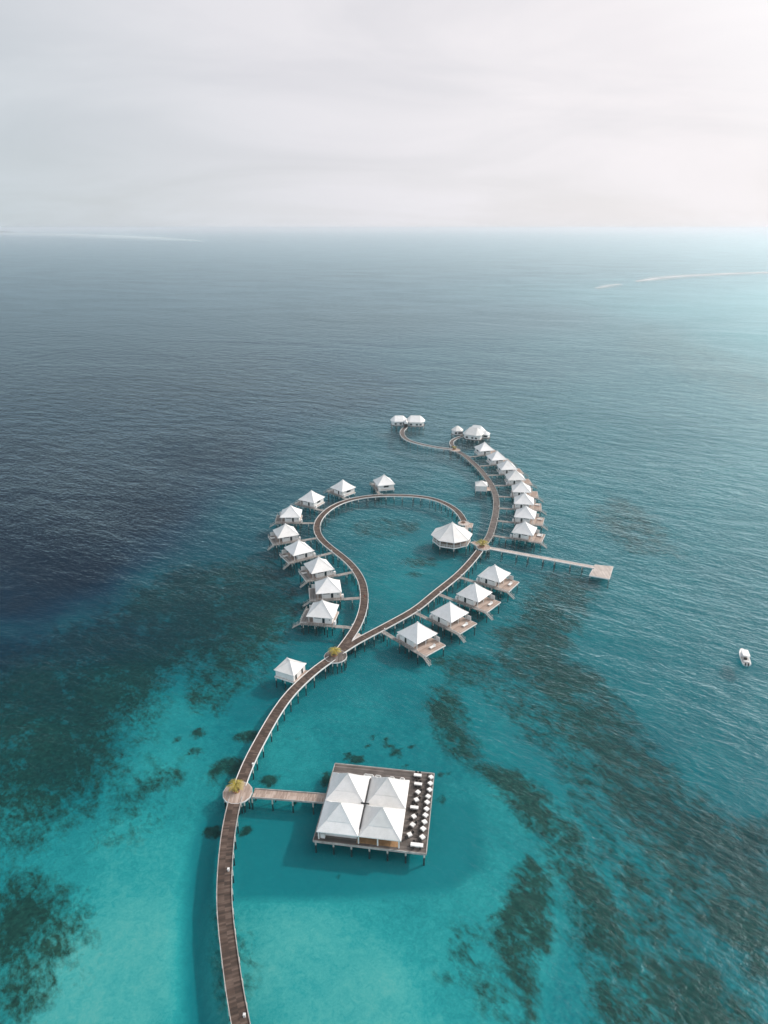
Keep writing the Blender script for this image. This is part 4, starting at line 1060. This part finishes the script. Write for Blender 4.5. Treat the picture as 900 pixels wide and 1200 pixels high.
# ------------------------------------------------------------------ motor boat
def boat():
    p = at(871.5, 772, 0); d = Vector((.28, 1, 0)).normalized()
    r = empty('motor_boat', (p.x, p.y, 0), math.atan2(d.y, d.x)); tag(r, 'white motor boat with hardtop floating alone on the right', 'boat')
    L = 4.3; rings = []
    for i, (x, w, zk, zs) in enumerate(((-L, 1.28, -.25, .75), (-2.5, 1.42, -.35, .8), (0, 1.45, -.35, .9), (2, 1.2, -.25, 1.05), (3.4, .72, -.05, 1.2), (4.3, .22, .4, 1.3), (4.55, .04, .9, 1.33))):
        rings.append([(x, 0, zk), (x, w * .75, zk + .3), (x, w, zs - .15), (x, w * 1.02, zs), (x, -w * 1.02, zs), (x, -w, zs - .15), (x, -w * .75, zk + .3)])
    MB().loft(rings).build('hull', M['hull'], r, smooth=False)
    g = MB()
    prev = None
    ed = [(-L, 1.28, .75), (-2.5, 1.42, .8), (0, 1.45, .9), (2, 1.2, 1.05), (3.4, .72, 1.2), (4.3, .22, 1.3)]
    for s in (-1, 1):
        for a, b in zip(ed, ed[1:]): g.bar((a[0], s * a[1] * 1.0, a[2] + .08), (b[0], s * b[1] * 1.0, b[2] + .08), .2, .16)
    g.build('gunwale', M['hull'], r)
    MB().box(-3.9, -.2, -1.1, 1.1, .86, .9).build('cockpit_floor', M['kerb'], r)
    c = MB(); c.loft([[(-.2, -1.0, .9), (2.6, -.7, 1.0), (2.6, .7, 1.0), (-.2, 1.0, .9)], [(-.2, -.85, 1.9), (1.6, -.6, 1.75), (1.6, .6, 1.75), (-.2, .85, 1.9)]])
    c.build('cabin', M['hull'], r)
    ws = MB(); ws.loft([[(1.63, -.58, 1.7), (2.3, -.62, 1.25), (2.3, .62, 1.25), (1.63, .58, 1.7)], [(1.68, -.56, 1.75), (2.36, -.6, 1.28), (2.36, .6, 1.28), (1.68, .56, 1.75)]]); ws.build('windscreen', M['glass'], r)
    t = MB(); t.loft([[(-2.6, -1.2, 2.75), (1.3, -1.05, 2.85), (1.3, 1.05, 2.85), (-2.6, 1.2, 2.75)], [(-2.55, -1.15, 2.87), (1.25, -1.0, 2.98), (1.25, 1.0, 2.98), (-2.55, 1.15, 2.87)]]); t.build('hardtop', M['hull'], r, bevel=.04)
    for x, z in ((-2.3, .9), (1.0, 1.2)):
        for y in (-1, 1): MB().tube((x, y, z), (x, y * .98, 2.8), .04).build('post', M['white'], r)
    for y in (-.45, .45):
        e = MB(); e.box(-4.95, -4.35, y - .2, y + .2, .55, 1.25); e.box(-4.8, -4.6, y - .08, y + .08, -.4, .55); e.build('outboard_engine', M['black'], r, bevel=.05)
    MB().box(-3.6, -2.9, -.9, .9, .9, 1.3).build('seat', M['cloth'], r)
    MB().box(-2.0, -1.5, -.45, .45, .9, 1.6).build('seat', M['dark'], r)
    r.scale = (.92, .92, .92)
boat()

# ------------------------------------------------------------------ a person on the loop
def person(loc, rz, label):
    def skin(name, pts, edges, rad, mat, parent):
        me = bpy.data.meshes.new(name); me.from_pydata(pts, edges, []); me.materials.append(mat)
        o = bpy.data.objects.new(name, me); COL.objects.link(o); o.parent = parent
        sk = o.modifiers.new('skin', 'SKIN'); 
        me.skin_vertices.new() if not me.skin_vertices else None
        for i, q in enumerate(rad): me.skin_vertices[0].data[i].radius = q
        me.skin_vertices[0].data[0].use_root = True
        ss = o.modifiers.new('sub', 'SUBSURF'); ss.levels = 1; ss.render_levels = 2
        return o
    r = empty('person', loc, rz); tag(r, label, 'person')
    P = [(0, 0, .95), (0, 0, 1.15), (0, 0, 1.38), (0, 0, 1.5), (.02, 0, 1.6), (.03, 0, 1.72), (0, .19, 1.4), (-.06, .24, 1.15), (.06, .25, .92), (0, -.19, 1.4), (.08, -.24, 1.15), (.2, -.24, .95),
         (0, .1, .9), (.12, .11, .5), (.1, .11, .08), (.22, .12, .04), (0, -.1, .9), (-.08, -.11, .5), (-.25, -.11, .12), (-.16, -.12, .05)]
    E = [(0, 1), (1, 2), (2, 3), (3, 4), (4, 5), (2, 6), (6, 7), (7, 8), (2, 9), (9, 10), (10, 11), (0, 12), (12, 13), (13, 14), (14, 15), (0, 16), (16, 17), (17, 18), (18, 19)]
    R = [(.15, .12), (.14, .11), (.17, .11), (.06, .06), (.095, .09), (.08, .08), (.065, .065), (.048, .048), (.035, .035), (.065, .065), (.048, .048), (.035, .035),
         (.095, .095), (.065, .065), (.045, .045), (.035, .035), (.095, .095), (.065, .065), (.045, .045), (.035, .035)]
    skin('body', P, E, R, M['skin'], r)
    skin('shirt', [(0, 0, .95), (0, 0, 1.15), (0, 0, 1.38), (0, .2, 1.4), (-.04, .235, 1.22), (0, -.2, 1.4), (.05, -.235, 1.22)], [(0, 1), (1, 2), (2, 3), (3, 4), (2, 5), (5, 6)],
         [(.175, .145), (.16, .13), (.19, .13), (.085, .085), (.075, .075), (.085, .085), (.075, .075)], M['red'], r)
    h = MB(); 
    for k in range(1): h.tube((.0, 0, 1.68), (-.01, 0, 1.79), .105, .06, 10)
    h.build('hair', M['dark'], r)
p = at(427.2, 701.5, 1.69); person((p.x, p.y, 1.69), math.radians(95), 'person in dark red shirt walking on the loop boardwalk near the second villa')

# ------------------------------------------------------------------ haze, sky, sun
hz = MB().box(-61000, 61000, -61000, 61000, -7.0, 138.0)
m, nt, N, L = new_mat('sea_haze'); o = N.new('ShaderNodeOutputMaterial'); v = N.new('ShaderNodeVolumePrincipled')
v.inputs['Color'].default_value = (0.90, 0.95, 1.0, 1); v.inputs['Density'].default_value = 0.75e-4; v.inputs['Anisotropy'].default_value = 0.35
L.new(v.outputs[0], o.inputs['Volume'])
ho = hz.build('haze', m); tag(ho, kind='stuff')

w = bpy.data.worlds.new('World'); scene.world = w; w.use_nodes = True
N = w.node_tree.nodes; L = w.node_tree.links; N.clear()
out = N.new('ShaderNodeOutputWorld')
sky = N.new('ShaderNodeTexSky'); sky.sky_type = 'NISHITA'; sky.sun_disc = False
sky.sun_elevation = SUN_EL; sky.sun_rotation = SUN_AZ; sky.dust_density = 0.6; sky.air_density = 1.0; sky.ozone_density = 1.0; sky.altitude = 100
bg1 = N.new('ShaderNodeBackground'); bg1.inputs['Strength'].default_value = 0.045; L.new(sky.outputs[0], bg1.inputs[0])
# thin cirrus veil, brighter towards the sun, and raised opposite it to light the roofs
tc = N.new('ShaderNodeTexCoord')
sd = Vector((math.sin(SUN_AZ) * math.cos(SUN_EL), math.cos(SUN_AZ) * math.cos(SUN_EL), math.sin(SUN_EL)))
dp = N.new('ShaderNodeVectorMath'); dp.operation = 'DOT_PRODUCT'; L.new(tc.outputs['Generated'], dp.inputs[0]); dp.inputs[1].default_value = sd
glow = ramp(N, [(0.0, (1.1, 1.25, 1.4)), (0.30, (.95, 1.09, 1.22)), (0.48, (.54, .60, .64)), (0.66, (.74, .73, .765)), (0.82, (.88, .84, .855)), (0.88, (1.02, .99, .99)), (0.93, (1.8, 1.75, 1.72)), (1.0, (4.2, 4.0, 3.8))])  # low stops: unseen bright sky added behind the camera to light facing roofs
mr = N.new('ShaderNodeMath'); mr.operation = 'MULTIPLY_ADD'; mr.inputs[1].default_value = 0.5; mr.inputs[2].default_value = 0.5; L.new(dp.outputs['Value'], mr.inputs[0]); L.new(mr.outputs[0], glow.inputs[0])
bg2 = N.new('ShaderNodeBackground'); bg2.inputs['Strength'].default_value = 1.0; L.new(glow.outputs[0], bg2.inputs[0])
sp = N.new('ShaderNodeSeparateXYZ'); L.new(tc.outputs['Generated'], sp.inputs[0])
# project the direction onto a cloud layer
zc = N.new('ShaderNodeMath'); zc.operation = 'ADD'; zc.inputs[1].default_value = 0.30; L.new(sp.outputs[2], zc.inputs[0])
dx = N.new('ShaderNodeMath'); dx.operation = 'DIVIDE'; L.new(sp.outputs[0], dx.inputs[0]); L.new(zc.outputs[0], dx.inputs[1])
dy = N.new('ShaderNodeMath'); dy.operation = 'DIVIDE'; L.new(sp.outputs[1], dy.inputs[0]); L.new(zc.outputs[0], dy.inputs[1])
cb = N.new('ShaderNodeCombineXYZ'); L.new(dx.outputs[0], cb.inputs[0]); L.new(dy.outputs[0], cb.inputs[1])
mp = N.new('ShaderNodeMapping'); mp.inputs['Rotation'].default_value = (0, 0, math.radians(8)); mp.inputs['Scale'].default_value = (0.55, 1.1, 1); L.new(cb.outputs[0], mp.inputs[0])
nz = N.new('ShaderNodeTexNoise'); nz.inputs['Scale'].default_value = 1.6; nz.inputs['Detail'].default_value = 7; nz.inputs['Roughness'].default_value = 0.55; nz.inputs['Distortion'].default_value = 0.8
L.new(mp.outputs[0], nz.inputs['Vector'])
cr = ramp(N, [(0.36, 0.86), (0.62, 1.0)]); L.new(nz.outputs['Fac'], cr.inputs[0])
# veil thins with height ahead, stays full behind the camera to light the roofs
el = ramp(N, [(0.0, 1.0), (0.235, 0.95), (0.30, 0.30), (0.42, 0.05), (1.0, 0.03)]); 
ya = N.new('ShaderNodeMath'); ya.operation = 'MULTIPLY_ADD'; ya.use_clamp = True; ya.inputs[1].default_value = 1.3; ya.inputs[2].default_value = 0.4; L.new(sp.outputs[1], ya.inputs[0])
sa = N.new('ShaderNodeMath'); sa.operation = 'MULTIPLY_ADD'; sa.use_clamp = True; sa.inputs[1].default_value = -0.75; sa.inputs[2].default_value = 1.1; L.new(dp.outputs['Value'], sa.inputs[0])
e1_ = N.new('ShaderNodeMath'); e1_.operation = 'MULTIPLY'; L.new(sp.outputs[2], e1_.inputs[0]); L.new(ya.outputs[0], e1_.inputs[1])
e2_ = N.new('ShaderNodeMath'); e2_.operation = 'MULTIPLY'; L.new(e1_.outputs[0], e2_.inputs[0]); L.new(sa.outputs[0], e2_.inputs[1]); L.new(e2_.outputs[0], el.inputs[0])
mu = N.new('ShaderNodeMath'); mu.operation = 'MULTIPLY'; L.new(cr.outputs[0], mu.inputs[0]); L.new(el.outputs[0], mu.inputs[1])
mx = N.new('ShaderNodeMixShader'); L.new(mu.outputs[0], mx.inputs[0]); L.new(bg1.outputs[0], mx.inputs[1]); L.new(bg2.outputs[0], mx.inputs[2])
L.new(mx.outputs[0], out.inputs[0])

sl = bpy.data.lights.new('sun', 'SUN'); sl.energy = 2.1; sl.angle = math.radians(2.0); sl.color = (1.0, 0.93, 0.86)
so = bpy.data.objects.new('sun', sl); COL.objects.link(so); so.rotation_euler = (-sd).to_track_quat('-Z', 'Y').to_euler(); so.location = sd * 300

vs = scene.view_settings; vs.view_transform = 'Standard'; vs.look = 'None'; vs.exposure = 0.15; vs.gamma = 1.0; vs.use_curve_mapping = False
scene.cycles.max_bounces = 8; scene.cycles.transparent_max_bounces = 12; scene.cycles.volume_bounces = 1; scene.cycles.diffuse_bounces = 3; scene.cycles.glossy_bounces = 2
scene.cycles.use_denoising = True
scene.cycles.sample_clamp_indirect = 6
